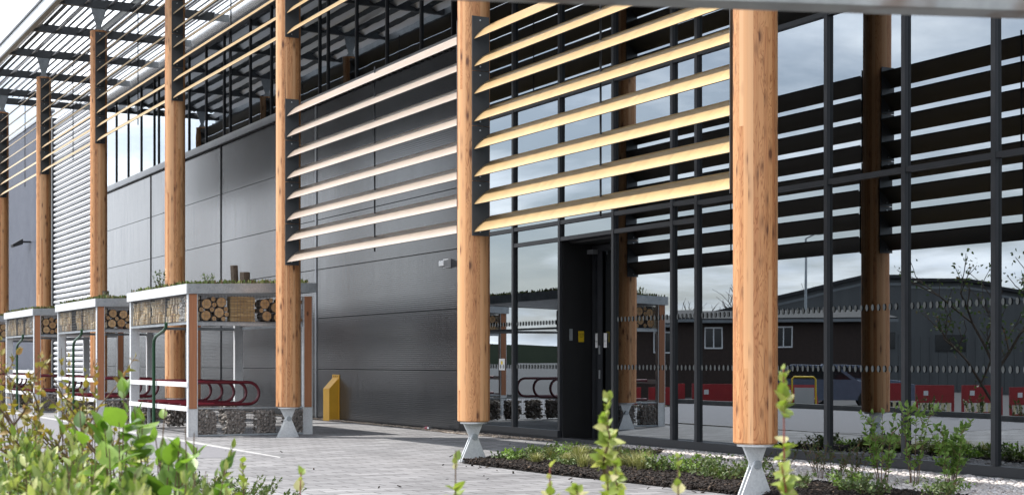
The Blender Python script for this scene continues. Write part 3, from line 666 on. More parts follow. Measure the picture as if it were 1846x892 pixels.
def shelter(x0, seed, label, rich):
    rnd = random.Random(seed); o = thing('bike_shelter', (x0, -1.27, 0), label, 'bike shelter', 'bike shelters in a row')
    Lx, Ly = 3.42, 1.92
    for x, sx in ((0, 1), (-Lx, -1)):
        for y in (.0, Ly - .13): post(o, x, y, sx)
    sl_ = .032
    def zf(y): return 2.10 + sl_ * y
    deck = part('roof_deck', MB().prism([(-.03, zf(-.03) + .01), (Ly + .03, zf(Ly) + .01), (Ly + .03, zf(Ly) + .09), (-.03, zf(-.03) + .09)], 'x', -Lx - .03, .03), 'galvanised', o)
    part('fascia', MB().prism([(-.05, zf(0)), (-.035, zf(0)), (-.035, zf(0) + .145), (-.05, zf(0) + .145)], 'x', -Lx - .05, .05), 'pale_galv', o)  # front paler, other fascias darker: sun and shade put into the metal colours
    part('fascia', MB().prism([(-.0345, zf(0)), (Ly + .0345, zf(Ly)), (Ly + .0345, zf(Ly) + .145), (-.0345, zf(0) + .145)], 'x', .036, .051), 'galvanised', o)
    part('fascia', MB().prism([(-.0345, zf(0)), (Ly + .0345, zf(Ly)), (Ly + .0345, zf(Ly) + .145), (-.0345, zf(0) + .145)], 'x', -Lx - .051, -Lx - .036), 'galvanised', o)
    part('fascia', MB().box(-Lx - .05, .05, Ly + .036, Ly + .05, zf(Ly), zf(Ly) + .145), 'galvanised', o)
    # green roof
    rg = np.random.default_rng(seed); n = 5200
    P = np.c_[rg.uniform(-Lx + .01, -.01, n), rg.uniform(0, Ly - .01, n)]; z = 2.19 + sl_ * P[:, 1]
    hgt = rg.uniform(.04, .13, n); a = rg.uniform(0, 6.283, n); w = rg.uniform(.008, .02, n); lean = rg.uniform(-.03, .03, (n, 2))
    V = np.stack([np.c_[P[:, 0] - w * np.cos(a), P[:, 1] - w * np.sin(a), z], np.c_[P[:, 0] + w * np.cos(a), P[:, 1] + w * np.sin(a), z],
                  np.c_[P[:, 0] + w * .8 * np.cos(a) + lean[:, 0], P[:, 1] + w * .8 * np.sin(a) + lean[:, 1], z + hgt], np.c_[P[:, 0] - w * .8 * np.cos(a) + lean[:, 0], P[:, 1] - w * .8 * np.sin(a) + lean[:, 1], z + hgt * .9]], 1)
    tf = link('sedum_turf', np_mesh('sedum_turf', V.reshape(-1, 3), (np.arange(n) * 4)[:, None] + np.arange(4), 'turf'), o); tf['kind'] = 'stuff'
    # frame beams, rails and downpipe
    part('frame_beam', MB().box(-Lx + .08, -.08, -.01, .03, 1.655, 1.69).box(-Lx + .08, -.08, Ly - .04, Ly, 1.655, 1.69).box(-.07, -.01, .135, Ly - .135, 1.64, 1.685).box(-Lx + .0, -Lx + .06, .135, Ly - .135, 1.64, 1.685), 'galvanised', o)
    for z in (.413, .770): part('front_rail', MB().box(-Lx + .0, -.0, -.022, -.013, z - .036, z + .036), 'white_paint', o)
    part('base_rail', MB().box(-.07, -.012, .135, Ly - .135, .405, .425).box(-Lx + .01, -Lx + .06, .135, Ly - .135, .405, .425).box(-.03, .0, .135, Ly - .135, .004, .03), 'galvanised', o)
    part('downpipe', MB().tube([(-1.0, -.06, 1.70), (-1.02, -.06, 1.63), (-1.12, -.06, 1.585), (-1.60, -.06, 1.50), (-1.70, -.06, 1.44), (-1.72, -.06, 1.36), (-1.72, -.06, .01)], .025, 10), 'green_pipe', o, smooth=True)
    # stone gabions at both ends
    for x in (-.125, -Lx + .12):
        for k, y in enumerate((.275, .725, 1.195, 1.655)):
            s = link('stone_fill', GAB[k % 2], o, (x, y, .005), (0, 0, 0 if x > -1 else math.pi), (1, .93, 1.05)); s['kind'] = 'stuff'
    wm = MB(); wire_grid(wm, -.004, .14, Ly - .14, .03, .405); wire_grid(wm, -.23, .14, Ly - .14, .03, .405); wire_grid(wm, -Lx + .02, .14, Ly - .14, .03, .405)
    wire_grid(wm, -.004, .14, Ly - .14, 1.69, 2.10); wire_grid(wm, -.29, .14, Ly - .14, 1.69, 2.10)
    for y_, x_ in ((.01, 0),):
        x = -Lx + .1
        while x < -.08: wm.box(x - .0018, x + .0018, y_ - .03, y_ - .026, 1.69, 2.09); x += .05
        for z in np.arange(1.69, 2.10, .05): wm.box(-Lx + .1, -.08, y_ - .0305, y_ - .0265, z - .0018, z + .0018)
    w_ = part('wire_mesh', wm, 'wire', o); w_['kind'] = 'stuff'
    # log baskets in the end face
    LB = part('log_basket', MB().box(-.30, -.02, .14, Ly - .14, 1.688, 1.70).box(-.30, -.29, .14, Ly - .14, 1.70, 1.72), 'galvanised', o)
    spans = [(.16, .62), (1.08, 1.77)] if rich else [(.16, .95), (1.2, 1.77)]
    for y0, y1 in spans:
        for y, z, r in pack_logs(y0, y1, 1.702, 2.07, rnd): link('log', log_mesh(r), LB, (-.15 + rnd.uniform(-.012, .012), y, z), (rnd.uniform(0, 6), 0, 0))
    if rich:
        rd = MB(); rr_ = random.Random(5)
        for k in range(26):
            z = 1.706 + k * .0142; y = .64
            while y < 1.0:
                l = rr_.uniform(.08, .2); rd.box(-.2, -.03 + rr_.uniform(-.006, .006), y, min(y + l, 1.02), z, z + .0125); y += l + .003
        q = part('reed_bundle', rd, 'reed', LB); q['kind'] = 'stuff'
    # split wood and stone in the long front basket
    sw = MB(); ws = MB(); x = -.10; cells = [(-.30, 'w'), (-.56, 's'), (-1.22, 'w'), (-1.27, 'g'), (-2.1, 'w'), (-2.15, 'g'), (-3.3, 'w')] if seed % 2 else [(-1.0, 'w'), (-1.08, 'g'), (-1.75, 's' if seed == 3 else 'w'), (-2.1, 'g'), (-3.3, 'w')]
    for end, kind in cells:
        while x > end:
            wd = rnd.uniform(.05, .08)
            if kind != 'g':
                z = 1.702 + rnd.uniform(0, .01)
                while z < 2.06:
                    hh = rnd.uniform(.09, .16) if kind == 'w' else rnd.uniform(.02, .04); t_ = rnd.uniform(-.008, .008); d_ = rnd.uniform(-.012, .05)
                    zz = min(z + hh, 2.075); q = rnd.uniform(.1, .4) * wd
                    (sw if kind == 'w' else ws).prism([(x - wd + .008 + t_, z), (x - .016 - q * (hh > .13), z + .004), (x - .016, zz - .012), (x - wd * .55, zz), (x - wd + .012, zz - .016)], 'y', .010 + d_, .2); z = zz + rnd.uniform(.004, .012)
            x -= wd
    q = part('split_wood', sw, 'split_wood', LB); q['kind'] = 'stuff'
    if ws.v: q = part('white_stones', ws, 'white_stone', LB); q['kind'] = 'stuff'
    part('basket_back', MB().box(-Lx + .1, -.08, .205, .215, 1.70, 2.08), 'black', LB)
    for x in (-1.26, -2.14): part('basket_divider', MB().box(x, x + .03, -.006, .2, 1.70, 2.085), 'black', LB)
    # bike rack standing inside
    rk = thing('bike_rack', (x0 - .1, -1.27, 0), 'dark red tubular bike rack hoops inside the ' + label.split(',')[0].replace('green roofed ', ''), 'bike rack', 'red bike racks')
    for k in range(5): part('hoop', MB().tube([(-.42 - .62 * k, .02, .455)] + stadium(.09, 1.25, .455, .79, -.42 - .62 * k, 10)[:11] + [(-.42 - .62 * k, .02, .79)], .024, 10), 'red_tube', rk, smooth=True)
    part('rack_rail', MB().box(-3.05, -.3, .2, .25, .395, .43), 'galvanised', rk)
    for x in (-.35, -3.0):
        for y in (.225,): part('leg', MB().box(x - .02, x + .02, y - .02, y + .02, 0, .394), 'galvanised', rk)
    return o
shelter(-11.80, 1, 'green roofed bike shelter nearest the entrance, with round logs and woven reeds', True)
shelter(-17.62, 2, 'green roofed second bike shelter from the entrance, with a log stump on top', False)
shelter(-23.50, 3, 'green roofed third bike shelter from the entrance, in a row of four', False)
shelter(-29.50, 4, 'green roofed fourth bike shelter from the entrance, at the far end of the row', False)
def stump(loc, r, hgt, label, tilt=0):
    o = thing('log_stump', loc, label, 'stump'); n = 12
    m = MB(); m.add([(r * (1 + .1 * math.sin(j * 2.3)) * math.cos(6.283 * j / n), r * (1 + .1 * math.sin(j * 2.3)) * math.sin(6.283 * j / n), z) for z in (0, hgt) for j in range(n)],
        [(j, (j + 1) % n, n + (j + 1) % n, n + j) for j in range(n)] + [tuple(range(n))]); part('trunk', m, 'bark', o, rot=(tilt, 0, 0))
    part('cut_face', MB().add([(r * .93 * math.cos(6.283 * j / n), r * .93 * math.sin(6.283 * j / n), hgt + .002) for j in range(n)], [tuple(range(n))]), 'log_end', o, rot=(tilt, 0, 0))
stump((-12.25, -.42, 2.205), .055, .36, 'taller pale topped log stump on the roof of the bike shelter nearest the entrance', .05)
stump((-12.15, -.30, 2.21), .075, .25, 'short thick dark log stump on the roof of the bike shelter nearest the entrance')
stump((-19.2, -.75, 2.2), .06, .26, 'upright log stump on the roof of the second bike shelter from the entrance')
stump((-19.0, -.62, 2.2), .07, .15, 'short log stump on the roof of the second bike shelter from the entrance')

# ------------------------------------------------------------------ plants
def leaf_geo(L, W, fold=.35, droop=.25, sharp=.8):
    V = []; ts = (0, .2, .45, .72, 1.0)
    for t in ts:
        w = max(.03, math.sin(math.pi * min(1, t ** sharp))) * W / 2
        for s in (-1, 0, 1): V.append((t * L, s * w, abs(s) * w * fold - droop * L * t * t * .5))
    F = [(r * 3 + c, r * 3 + c + 1, r * 3 + c + 4, r * 3 + c + 3) for r in range(4) for c in range(2)]
    return np.array(V), np.array(F)
LEAFMESH = {}
def leaf_mesh(L, W, mat, sharp):
    k = (L, W, mat)
    if k not in LEAFMESH:
        V, F = leaf_geo(L, W, sharp=sharp); me = np_mesh('leaf', V, F, mat); me.polygons.foreach_set('use_smooth', [True] * len(me.polygons)); LEAFMESH[k] = me
    return LEAFMESH[k]
def plant(name, label, cat, loc, height, spread, nst, leaf, per, mat, smat, seed, start=.35, indiv=0, group=None, sr=.004, sharp=.8, ang=(.5, 1.1), pair=2, whorl=3, branch=0):
    rg = np.random.default_rng(seed); o = thing(name, loc, label, cat, group)
    stems = []; L, W = leaf
    for i in range(nst):
        a = rg.uniform(0, 6.283); s = spread * math.sqrt(rg.uniform(.0, 1)) if nst > 1 else spread * .2; h = height * rg.uniform(.72, 1.0) if i else height
        b = np.array([s * .25 * math.cos(a), s * .25 * math.sin(a), 0]); e = np.array([s * math.cos(a), s * math.sin(a), h])
        k = 7; wob = rg.normal(0, .03 * height ** .5 * .5, (k, 3)); wob[0] = 0
        pts = np.array([b + (e - b) * np.array([t ** 1.3, t ** 1.3, t]) for t in np.linspace(0, 1, k)]) + np.cumsum(wob, 0) * .35
        stems.append(pts)
        for _ in range(branch):
            j = rg.integers(2, k - 1); a2 = rg.uniform(0, 6.283); ln = rg.uniform(.15, .35) * height
            e2 = pts[j] + np.array([math.cos(a2) * ln * .6, math.sin(a2) * ln * .6, ln * .7]); stems.append(np.array([pts[j] + (e2 - pts[j]) * t for t in np.linspace(0, 1, 5)]) + rg.normal(0, .006, (5, 3)))
    m = MB()
    for p in stems: m.tube([tuple(q) for q in p], [sr * (1.2 - .85 * i / (len(p) - 1)) for i in range(len(p))], 5)
    part('stem', m, smat, o, smooth=True)
    # leaf placements
    LV = []
    for p in stems:
        n = max(2, int(per * (1 if len(p) == 7 else .45))); ts = start + (1 - start) * np.sort(rg.uniform(0, 1, n)) ** .85 if len(p) == 7 else rg.uniform(.2, 1, n); k = len(p) - 1; phase = rg.uniform(0, 6.283)
        for q, t in enumerate(ts):
            f = min(t, .999) * k; i = int(f); pos = p[i] + (p[i + 1] - p[i]) * (f - i); ax = p[i + 1] - p[i]; ax = ax / (np.linalg.norm(ax) + 1e-9)
            az = phase + q * (math.pi + .35) * (1 if pair == 2 else .764); el = rg.uniform(*ang) * (1 - .55 * (t > .93))
            u = np.cross(ax, (0.3, .9, .1)); u /= np.linalg.norm(u); w = np.cross(ax, u)
            T = ax * math.cos(el) + (u * math.cos(az) + w * math.sin(az)) * math.sin(el); T /= np.linalg.norm(T)
            N = ax - T * ax.dot(T) + rg.normal(0, .35, 3); N = N - T * N.dot(T); N /= np.linalg.norm(N) + 1e-9
            LV.append((pos, T, N, rg.uniform(.55, 1.1) * (1 - .35 * (t > .95))))
    order = sorted(range(len(LV)), key=lambda i: -LV[i][0][2]); ind = order[:indiv]; rest = order[indiv:]
    if ind:
        me = leaf_mesh(L, W, mat, sharp)
        for i in ind:
            pos, T, N, s = LV[i]; B = np.cross(N, T); ob = bpy.data.objects.new('leaf', me); COL.objects.link(ob); ob.parent = o
            ob.matrix_local = Matrix(((T[0] * s, B[0] * s, N[0] * s, pos[0]), (T[1] * s, B[1] * s, N[1] * s, pos[1]), (T[2] * s, B[2] * s, N[2] * s, pos[2]), (0, 0, 0, 1)))
    if rest:
        V, F = leaf_geo(L, W, sharp=sharp); VV = []; FF = []
        for c, i in enumerate(rest):
            pos, T, N, s = LV[i]; B = np.cross(N, T); VV.append(pos + s * (V[:, :1] * T + V[:, 1:2] * B + V[:, 2:] * N)); FF.append(F + c * len(V))
        q = link('foliage', np_mesh('foliage', np.concatenate(VV), np.concatenate(FF), mat), o); q['kind'] = 'stuff'
    return o
HEDGE = [(-1.2, -5.6), (.3, -3.9), (3, -4.7), (7.6, -5.2), (8.9, -6.2), (8.4, -7.4), (2, -7.6)]
struct('hedge_soil', sheet(HEDGE, .012), 'soil')
G1 = 'leafy shrubs in the planting strip facing the shelters'
for i, (x, y, z) in enumerate([(6.50, -6.95, .96), (6.78, -6.88, .94), (5.56, -6.84, .98), (6.51, -6.72, .90), (5.42, -6.70, .95), (6.68, -6.66, .90), (5.07, -6.50, .94), (6.22, -6.56, .80), (4.55, -6.60, .97), (6.34, -6.62, .90), (5.9, -6.85, .96), (6.1, -6.75, .92), (5.3, -6.55, .93), (5.55, -6.4, .90), (4.9, -6.75, .98), (4.75, -6.45, .92)]):
    plant('variegated_shrub', 'dense low shrub with cream edged green leaves in the strip facing the shelters', 'shrub', (x, y, .01), z - .05, .24, 17, (.052, .021), 40, 'leaf_variegated', 'stem_brown', 20 + i, .42, 110, G1, .003, .7, (.5, 1.2), 1)
for i, (x, y, z) in enumerate([(5.80, -6.59, 1.02), (5.94, -6.53, .97), (5.68, -6.38, 1.0), (5.74, -6.50, .96), (5.95, -6.40, .93)]):
    plant('broadleaf_shrub', 'bright green shrub with broad oval leaves rising through the cream edged shrubs', 'shrub', (x, y, .01), z, .15, 6, (.096, .060), 9, 'leaf_broad', 'stem_brown', 60 + i, .45, 90, 'broad leaved shrubs', .004, .75, (.7, 1.3), 2)
for i, (x, y, z) in enumerate([(4.32, -6.58, 1.19), (4.57, -6.55, 1.11), (4.41, -6.43, 1.16), (4.66, -6.38, 1.10), (4.9, -6.52, 1.07)]):
    plant('amber_shrub', 'thin twiggy shrub with small amber and green leaves behind the cream edged shrubs', 'shrub', (x, y, .01), z, .16, 5, (.034, .020), 30, 'leaf_amber', 'stem_brown', 80 + i, .4, 90, 'twiggy amber shrubs', .003, .7, (.5, 1.2), 2, branch=3)
for i, (x, y, z) in enumerate([(1.66, -5.2, .50), (.97, -4.8, .40), (.56, -4.52, .33), (2.31, -5.47, .58), (.15, -4.22, .24), (2.88, -5.47, .50), (1.2, -5.1, .42), (2.0, -5.1, .46), (.7, -4.9, .36)]):
    plant('low_shrub', 'low mounded shrub with tiny dark green leaves edging the paving', 'shrub', (x, y, .01), z + .02, .34, 24, (.032, .017), 30, 'leaf_low' if i % 3 else 'leaf_dark', 'stem_brown', 100 + i, .3, 0, 'low shrubs edging the paving', .0025, .7, (.4, 1.3), 1)
for i, (x, y, z, n, sm, lab) in enumerate([(7.02, -5.80, 1.035, 30, 'stem_brown', 'single upright lime green sapling with dense round leaves and brown stem'), (7.35, -5.60, 1.075, 22, 'stem_red', 'upright sapling with red stem and sparse lime leaves'),
        (6.69, -5.99, .89, 12, 'stem_brown', 'short lime leaved shoot standing before the column by the door'), (6.95, -5.93, .87, 10, 'stem_red', 'short shoot with reddish stem between two taller lime saplings'), (7.18, -5.71, .885, 12, 'stem_brown', 'short lime shoot beside the red stemmed sapling'),
        (6.32, -6.25, .825, 9, 'stem_red', 'short shoot with a rusty bud at its tip'), (5.87, -6.24, .83, 12, 'stem_brown', 'short shoot rising at the end of the cream edged shrubs')]):
    plant('sapling_shoot', lab, 'sapling', (x, y, .01), z, .03, 1, (.036, .029), int(n * 2.2), 'leaf_lime', sm, 130 + i, .55, 200, 'lime leaved shoots', .0042, .75, (.6, 1.4), 1, branch=4 if z > 1 else 1)
# mixed bed in front of the glazing
for i, (x, y, z, n, per, lab) in enumerate([(-.19, 1.52, .70, 6, 24, 'fresh green leafy shrub with upright shoots, close beside the column in the bed'), (-.02, 1.73, .74, 4, 22, 'tall thin fresh green shrub, the tallest in the bed by the glass'), (.32, 1.85, .60, 8, 26, 'bushy fresh green shrub with broad leaves at the end of the bed')]):
    plant('leafy_shrub', lab, 'shrub', (x, y, .01), z, .19, int(n * 1.4), (.062, .036), int(per * 1.2), 'leaf_fresh', 'stem_brown', 150 + i, .25, 120, None, .004, .75, (.5, 1.2), 2, branch=1)
for i, (x, y, z) in enumerate([(-.90, 1.44, .42), (-.55, 1.30, .36), (-.65, 1.6, .40), (-1.15, 1.2, .30)]):
    plant('dark_shrub', 'small dark green twiggy shrub next to the foot of the column in the bed', 'shrub', (x, y, .01), z, .22, 9, (.026, .014), 22, 'leaf_dark', 'stem_brown', 170 + i, .2, 40, 'dark twiggy shrubs in the bed', .003, .75, (.5, 1.3), 2, branch=2)
for i, (x, y) in enumerate([(-2.45, 1.36), (-2.15, 1.32), (-1.85, 1.35), (-1.55, 1.32), (-2.7, 1.2), (-1.3, 1.4), (-4.65, .52), (-4.45, .65), (-4.2, .75), (-4.05, .95), (-.2, 1.0), (.25, 1.25), (.75, 1.75), (.6, 1.1), (-3.1, 1.25), (-4.75, .25), (-4.55, .2), (-4.3, .35), (-3.6, .5), (-2.4, 1.1), (-2.0, 1.15), (-1.6, 1.1), (-1.2, 1.0), (-.8, 1.05), (-4.9, .6), (-5.0, .9), (-4.8, 1.1), (-4.95, 1.5), (.1, 1.3), (1.1, 1.3)]):
    if x > -4.2: y = max(.35, y - .4)
    plant('ground_cover', 'low clump of small green leaves growing in the bark mulch', 'plant', (x, y, .01), (.12 if x > -3.3 else .10) + .05 * (i % 3), .24, 18 + 3 * (i % 3), (.042, .024), 11, 'leaf_low' if i % 4 else 'leaf_fresh', 'stem_brown', 190 + i, .15, 0, 'ground cover clumps in the mulch', .002, .75, (.5, 1.4), 2)
def grass(loc, h, n, seed, label, mat, group, spread=.62, w=.0032):
    rg = np.random.default_rng(seed); o = thing('grass_tuft', loc, label, 'grass', group); VV = []; FF = []
    for i in range(n):
        a = rg.uniform(0, 6.283); s = rg.uniform(.2, 1) * spread * h * 1.3; hh = h * rg.uniform(.55, 1.05); b = rg.normal(0, .02, 2); px, py = -math.sin(a) * w, math.cos(a) * w; base = len(VV)
        for t in (0, .35, .7, 1):
            x = b[0] + math.cos(a) * s * t ** 1.8; y = b[1] + math.sin(a) * s * t ** 1.8; z = hh * (t - .42 * t ** 3); k = 1 - .85 * t
            VV += [(x - px * k, y - py * k, z), (x + px * k, y + py * k, z)]
        FF += [(base + 2 * r, base + 2 * r + 1, base + 2 * r + 3, base + 2 * r + 2) for r in range(3)]
    q = link('blades', np_mesh('blades', VV, FF, mat), o); q['kind'] = 'stuff'; return o
for i, (x, y) in enumerate([(-3.37, 1.42), (-3.65, 1.25), (-3.94, 1.09), (-3.2, 1.2), (-3.5, 1.45), (-3.0, 1.3), (-3.8, .85), (-2.9, 1.1), (-4.15, 1.25), (-3.4, .95), (-4.4, 1.0), (-2.6, 1.0), (-4.0, .6), (-3.2, .7), (-3.8, 1.5), (-4.3, 1.3)]):
    grass((x, y - .4, .01), .24 + .05 * (i % 3), 190, 230 + i, 'straw green arching grass tuft in the bark mulch', 'grass_straw', 'grass tufts in the bed')
grass((-18.3, -1.0, 2.2), .36, 40, 250, 'tall dark grass tuft on the roof of the second bike shelter', 'leaf_dark', None, .55, .004)
plant('roof_shrub', 'small upright dark shrub on the roof edge of the bike shelter nearest the entrance', 'shrub', (-14.35, -1.0, 2.2), .40, .12, 7, (.045, .026), 20, 'leaf_dark', 'stem_brown', 260, .2, 0, None, .003)
plant('roof_shrub', 'low bushy plant on the green roof beside the log stumps', 'shrub', (-12.0, -.92, 2.2), .22, .12, 12, (.04, .012), 18, 'leaf_low', 'stem_brown', 261, .2, 0, None, .002)
for i, (x, y) in enumerate([(-12.0, .2), (-12.1, .45), (-11.95, -.05), (-12.0, -.6), (-24, -1.0), (-24.6, -.9), (-11.97, -1.1)]):
    plant('roof_sedum', 'tiny green sedum clump on a bike shelter roof', 'plant', (x, y, 2.19), .11, .14, 14, (.024, .013), 10, 'leaf_low', 'stem_brown', 270 + i, .2, 0, 'sedum clumps on the shelter roofs', .0015)

# ------------------------------------------------------------------ steel frame close to the planting strip
o = thing('steel_frame', (7.0, -7.92, 0), 'weathered grey steel rail on posts close above the planting strip', 'frame', rz=math.atan2(3.52, 1.33))
part('rail', MB().box(-.03, 3.80, -.03, .03, 1.70, 1.762), 'weathered_steel', o)
for x in (0.0, 3.76): part('post', MB().box(x - .028, x + .028, -.028, .028, 0, 1.698), 'weathered_steel', o)

# ------------------------------------------------------------------ the yard opposite (seen mirrored in the glass)
LO = -.5
def shed():
    o = thing('yard_shed', (-54.9, -35.3, LO), 'grey corrugated yard shed with shallow gable across the road', 'shed', rz=math.atan2(-18.9, 10.2))
    g = [(-6, 0), (24, 0), (24, 4.1), (21.4, 4.35), (12.2, 5.8), (6.8, 5.85), (0, 4.3), (-6, 3.0)]
    w = part('wall', MB().prism(g, 'y', -25, 0), 'shed_wall', o)
    part('roof', MB().prism([(-6.3, 2.95), (0, 4.32), (6.8, 5.87), (12.2, 5.82), (21.4, 4.37), (24.3, 4.05), (24.3, 4.2), (21.4, 4.55), (12.2, 6.0), (6.8, 6.05), (0, 4.5), (-6.3, 3.1)], 'y', -25.3, .3), 'roof_dark', o)
    part('eave_strip', MB().prism([(0, 3.95), (6.8, 5.5), (12.2, 5.45), (21.4, 4.0), (21.4, 4.12), (12.2, 5.58), (6.8, 5.63), (0, 4.08)], 'y', .002, .05), 'eave_pale', o)
    for k in range(60): part('rib', MB().box(-5.9 + k * .49, -5.82 + k * .49, .001, .03, .02, 2.9), 'shed_wall', w)
    for x in (7.0, 10.6): part('window', MB().box(x, x + 1.6, .032, .06, 2.1, 3.0), 'car_glass', o)
    part('stair_rail', MB().tube([(-4, .4, 3.4), (3.5, .4, .9)], .09, 6), 'dark_kerb', o)
shed()
o = thing('brick_building', (-42.6, -20.2, LO), 'dark brick single storey building with white window', 'building', rz=math.atan2(-3.96, 2.14))
part('wall', MB().box(0, 11, -8, 0, 0, 3.2), 'brick', o)
part('roof', MB().prism([(.35, 3.15), (-8.4, 3.15), (-8.4, 3.25), (-4, 3.75), (.35, 3.3)], 'x', -.4, 11.4), 'roof_dark', o)
part('gutter', MB().box(-.4, 11.4, .352, .43, 3.12, 3.24), 'eave_pale', o)
for x in (1.2, 3.3, 6.2):
    w = part('window', MB().box(x, x + .75, .002, .04, 2.05, 2.95), 'white_paint', o)
    for k in range(2): part('pane', MB().box(x + .05 + k * .35, x + .35 + k * .35, .041, .045, 2.11, 2.89), 'car_glass', w)
def house(loc, rz, w, label):
    o = thing('house', loc, label, 'house', 'pale houses beyond the yard', rz)
    part('wall', MB().box(0, w, -7, 0, 0, 3.6), 'render_pale', o); part('roof', MB().prism([(.3, 3.5), (-7.3, 3.5), (-3.5, 5.2)], 'x', -.2, w + .2), 'roof_dark', o)
    for k in range(int(w // 2)): 
        q = part('window', MB().box(.6 + k * 2, 1.6 + k * 2, .002, .03, 1.0, 2.2), 'car_glass', o)
        part('frame', MB().box(.55 + k * 2, 1.65 + k * 2, .0315, .045, 1.55, 1.62), 'white_paint', q)
house((-150, -62.0, LO), -1.05, 6, 'pale rendered house with grey roof beyond the yard')
def barrier(loc, rz, tilt=0):
    o = thing('road_barrier', loc, 'red plastic road barrier with cream slots in the yard opposite', 'barrier', 'red road barriers', rz); o.rotation_euler = (tilt, 0, rz)
    part('panel', MB().box(0, 1.0, -.03, .03, .55, 1.0).box(0, 1.0, -.03, .03, .12, .32).box(0, .06, -.03, .03, .32, .55).box(.94, 1.0, -.03, .03, .32, .55), 'barrier_red', o)
    for k in range(6): part('slot', MB().box(.10 + k * .145, .17 + k * .145, -.02, .02, .325, .545), 'barrier_stripe', o)
    part('reflector', MB().box(.2, .32, .031, .036, .74, .86), 'white_paint', o)
    for x in (.05, .70): part('foot', MB().box(x, x + .25, -.22, .22, 0, .118), 'rubber', o)
for k in range(4): barrier((-22.6 + .56 * k, -6.7 - 1.05 * k, LO), -1.08 + .06 * (k % 2))
for k in range(5): barrier((-19.4 + .54 * k, -12.7 - 1.06 * k, LO), -1.08 - .05 * (k % 2))
barrier((-20.3, -10.6, LO), -1.2, .35)
def car(loc, rz, label):
    o = thing('parked_car', loc, label, 'car', 'cars parked in the yard', rz)
    side = [(-2.1, .3), (2.1, .3), (2.12, .62), (1.95, .82), (1.05, .92), (.45, 1.38), (-1.1, 1.42), (-1.85, .98), (-2.12, .9)]
    part('body', MB().prism(side, 'y', -.85, .85), 'car_paint', o)
    part('side_window', MB().prism([(.85, .95), (.4, 1.3), (-1.05, 1.34), (-1.5, .98)], 'y', .851, .86).prism([(.85, .95), (.4, 1.3), (-1.05, 1.34), (-1.5, .98)], 'y', -.86, -.851), 'car_glass', o)
    part('windscreen', MB().add([(1.07, -.75, .93), (1.07, .75, .93), (.50, .68, 1.36), (.50, -.68, 1.36)], [(0, 1, 2, 3)]), 'car_glass', o)
    for x in (-1.3, 1.35):
        for s in (-1, 1):
            w = part('wheel', MB().cyl((x, .31), .31, s * .68, s * .87, 20, 'y'), 'rubber', o); part('rim', MB().cyl((x, .31), .19, s * .871, s * .88, 16, 'y'), 'can_silver', w)
    for s in (-1, 1): part('headlight', MB().box(2.0, 2.125, s * .6 - .15, s * .6 + .15, .66, .78), 'lamp_lens', o)
car((-27.8, -18.4, LO), -.9, 'dark blue hatchback parked in the yard, next to the red barriers'); car((-29.6, -21.2, LO), -.9, 'dark blue hatchback parked in the yard, farther behind another')
o = thing('lamp_post', (-45.3, -32.0, LO), 'tall thin lamp post standing behind the yard sheds', 'lamp post')
part('pole', MB().tube([(0, 0, 0), (0, 0, 7.2), (.8, 0, 7.4)], [.09, .05, .04], 8), 'galvanised', o); part('lantern', MB().box(.7, 1.3, -.12, .12, 7.33, 7.45), 'eave_pale', o)
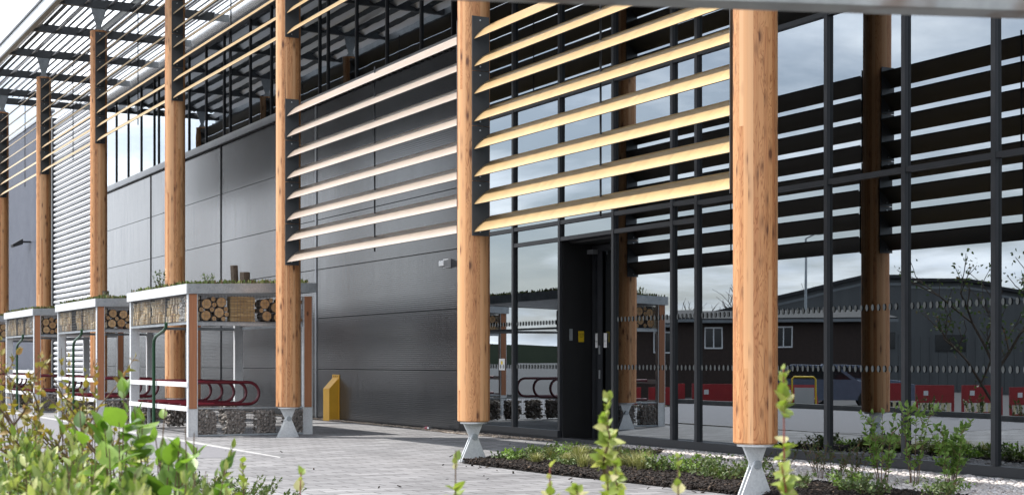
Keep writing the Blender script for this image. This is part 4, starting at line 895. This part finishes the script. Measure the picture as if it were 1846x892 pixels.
def tree(loc, h, seed, label, cat, leaves, group=None, lsize=.07, mat='leaf_dark'):
    rg = random.Random(seed); o = thing('tree', loc, label, cat, group); m = MB(); tips = []
    def br(p, d, l, r, lv):
        q = p + d * l; mid = p + d * l * .5 + Vector((rg.uniform(-.04, .04), rg.uniform(-.04, .04), 0)) * l
        m.tube([tuple(p), tuple(mid), tuple(q)], [r, r * .85, r * .7], 5)
        if lv == 0: tips.append((q, d)); return
        tips.append((mid, d))
        for k in range(3 if lv > 1 else 2 + rg.randint(0, 1)):
            a = rg.uniform(0, 6.283); e = Vector((math.cos(a), math.sin(a), rg.uniform(.2, .9))).normalized(); br(q if k else mid, (d * .55 + e * .6).normalized(), l * rg.uniform(.55, .8), r * .62, lv - 1)
    br(Vector((0, 0, 0)), Vector((0, 0, 1)), h * .36, h * .014, 4)
    part('trunk', m, 'bark', o)
    if leaves:
        V, F = leaf_geo(lsize, lsize * .6); VV = []; FF = []; r2 = np.random.default_rng(seed); c = 0
        for p, d in tips:
            for _ in range(leaves):
                T = r2.normal(0, 1, 3); T /= np.linalg.norm(T); N = np.cross(T, r2.normal(0, 1, 3)); N /= np.linalg.norm(N); B = np.cross(N, T)
                VV.append(np.array(p) + r2.normal(0, .07, 3) * h * .25 + V[:, :1] * T + V[:, 1:2] * B + V[:, 2:] * N); FF.append(F + c * len(V)); c += 1
        q = link('crown', np_mesh('crown', np.concatenate(VV), np.concatenate(FF), mat), o); q['kind'] = 'stuff'
tree((-12.1, -9.5, LO), 4.0, 3, 'young thin tree with open leafy crown beside the paving edge', 'tree', 5, None, .08)
tree((-10.9, -9.9, LO), 4.4, 8, 'young taller tree with open leafy crown beside the paving edge', 'tree', 6, None, .08)
for i, (x, y, h) in enumerate([(-63.5, -40.5, 6.5), (-66, -43.5, 7.0), (-64.8, -48.5, 7.5), (-60, -36, 6.0)]): tree((x, y, LO), h, 30 + i, 'bare branched tree behind the yard buildings', 'tree', 0, 'bare trees behind the yard')
for i, (x, y) in enumerate([(-12.9, -9.9), (-12.2, -10.6), (-11.4, -9.6), (-13.6, -9.2), (-10.4, -9.3)]):
    plant('verge_shrub', 'dark shrub in the verge beyond the paving edge', 'shrub', (x, y, LO), .95, .4, 16, (.07, .035), 20, 'leaf_dark', 'stem_brown', 300 + i, .2, 0, 'verge shrubs beyond the paving', .006)
o = thing('hand_trolley', (-17.6, -8.75, LO), 'yellow tubular hand trolley holding a pale board beside the red barriers', 'trolley', rz=-1.1)
part('frame', MB().tube([(0, 0, .1), (0, 0, 1.15), (.05, 0, 1.2), (.5, 0, 1.2), (.55, 0, 1.15), (.55, 0, .1)], .02, 8).tube([(0, 0, .7), (.55, 0, .7)], .018, 8), 'sign_yellow', o, smooth=True)
part('board', MB().box(.05, .5, .025, .06, .05, .95), 'render_pale', o)
for x in (-.03, .53): part('wheel', MB().cyl((.0, .1), .1, x, x + .05, 16, 'x'), 'rubber', o)
hl = MB(); hr = random.Random(2); n = 60; pts = [(900 * math.cos(6.283 * i / n), 900 * math.sin(6.283 * i / n), 8 + 10 * hr.random()) for i in range(n)]
hl.add([(x, y, -5) for x, y, z in pts] + pts, [(i, (i + 1) % n, n + (i + 1) % n, n + i) for i in range(n)]); struct('hills', hl, 'hills')
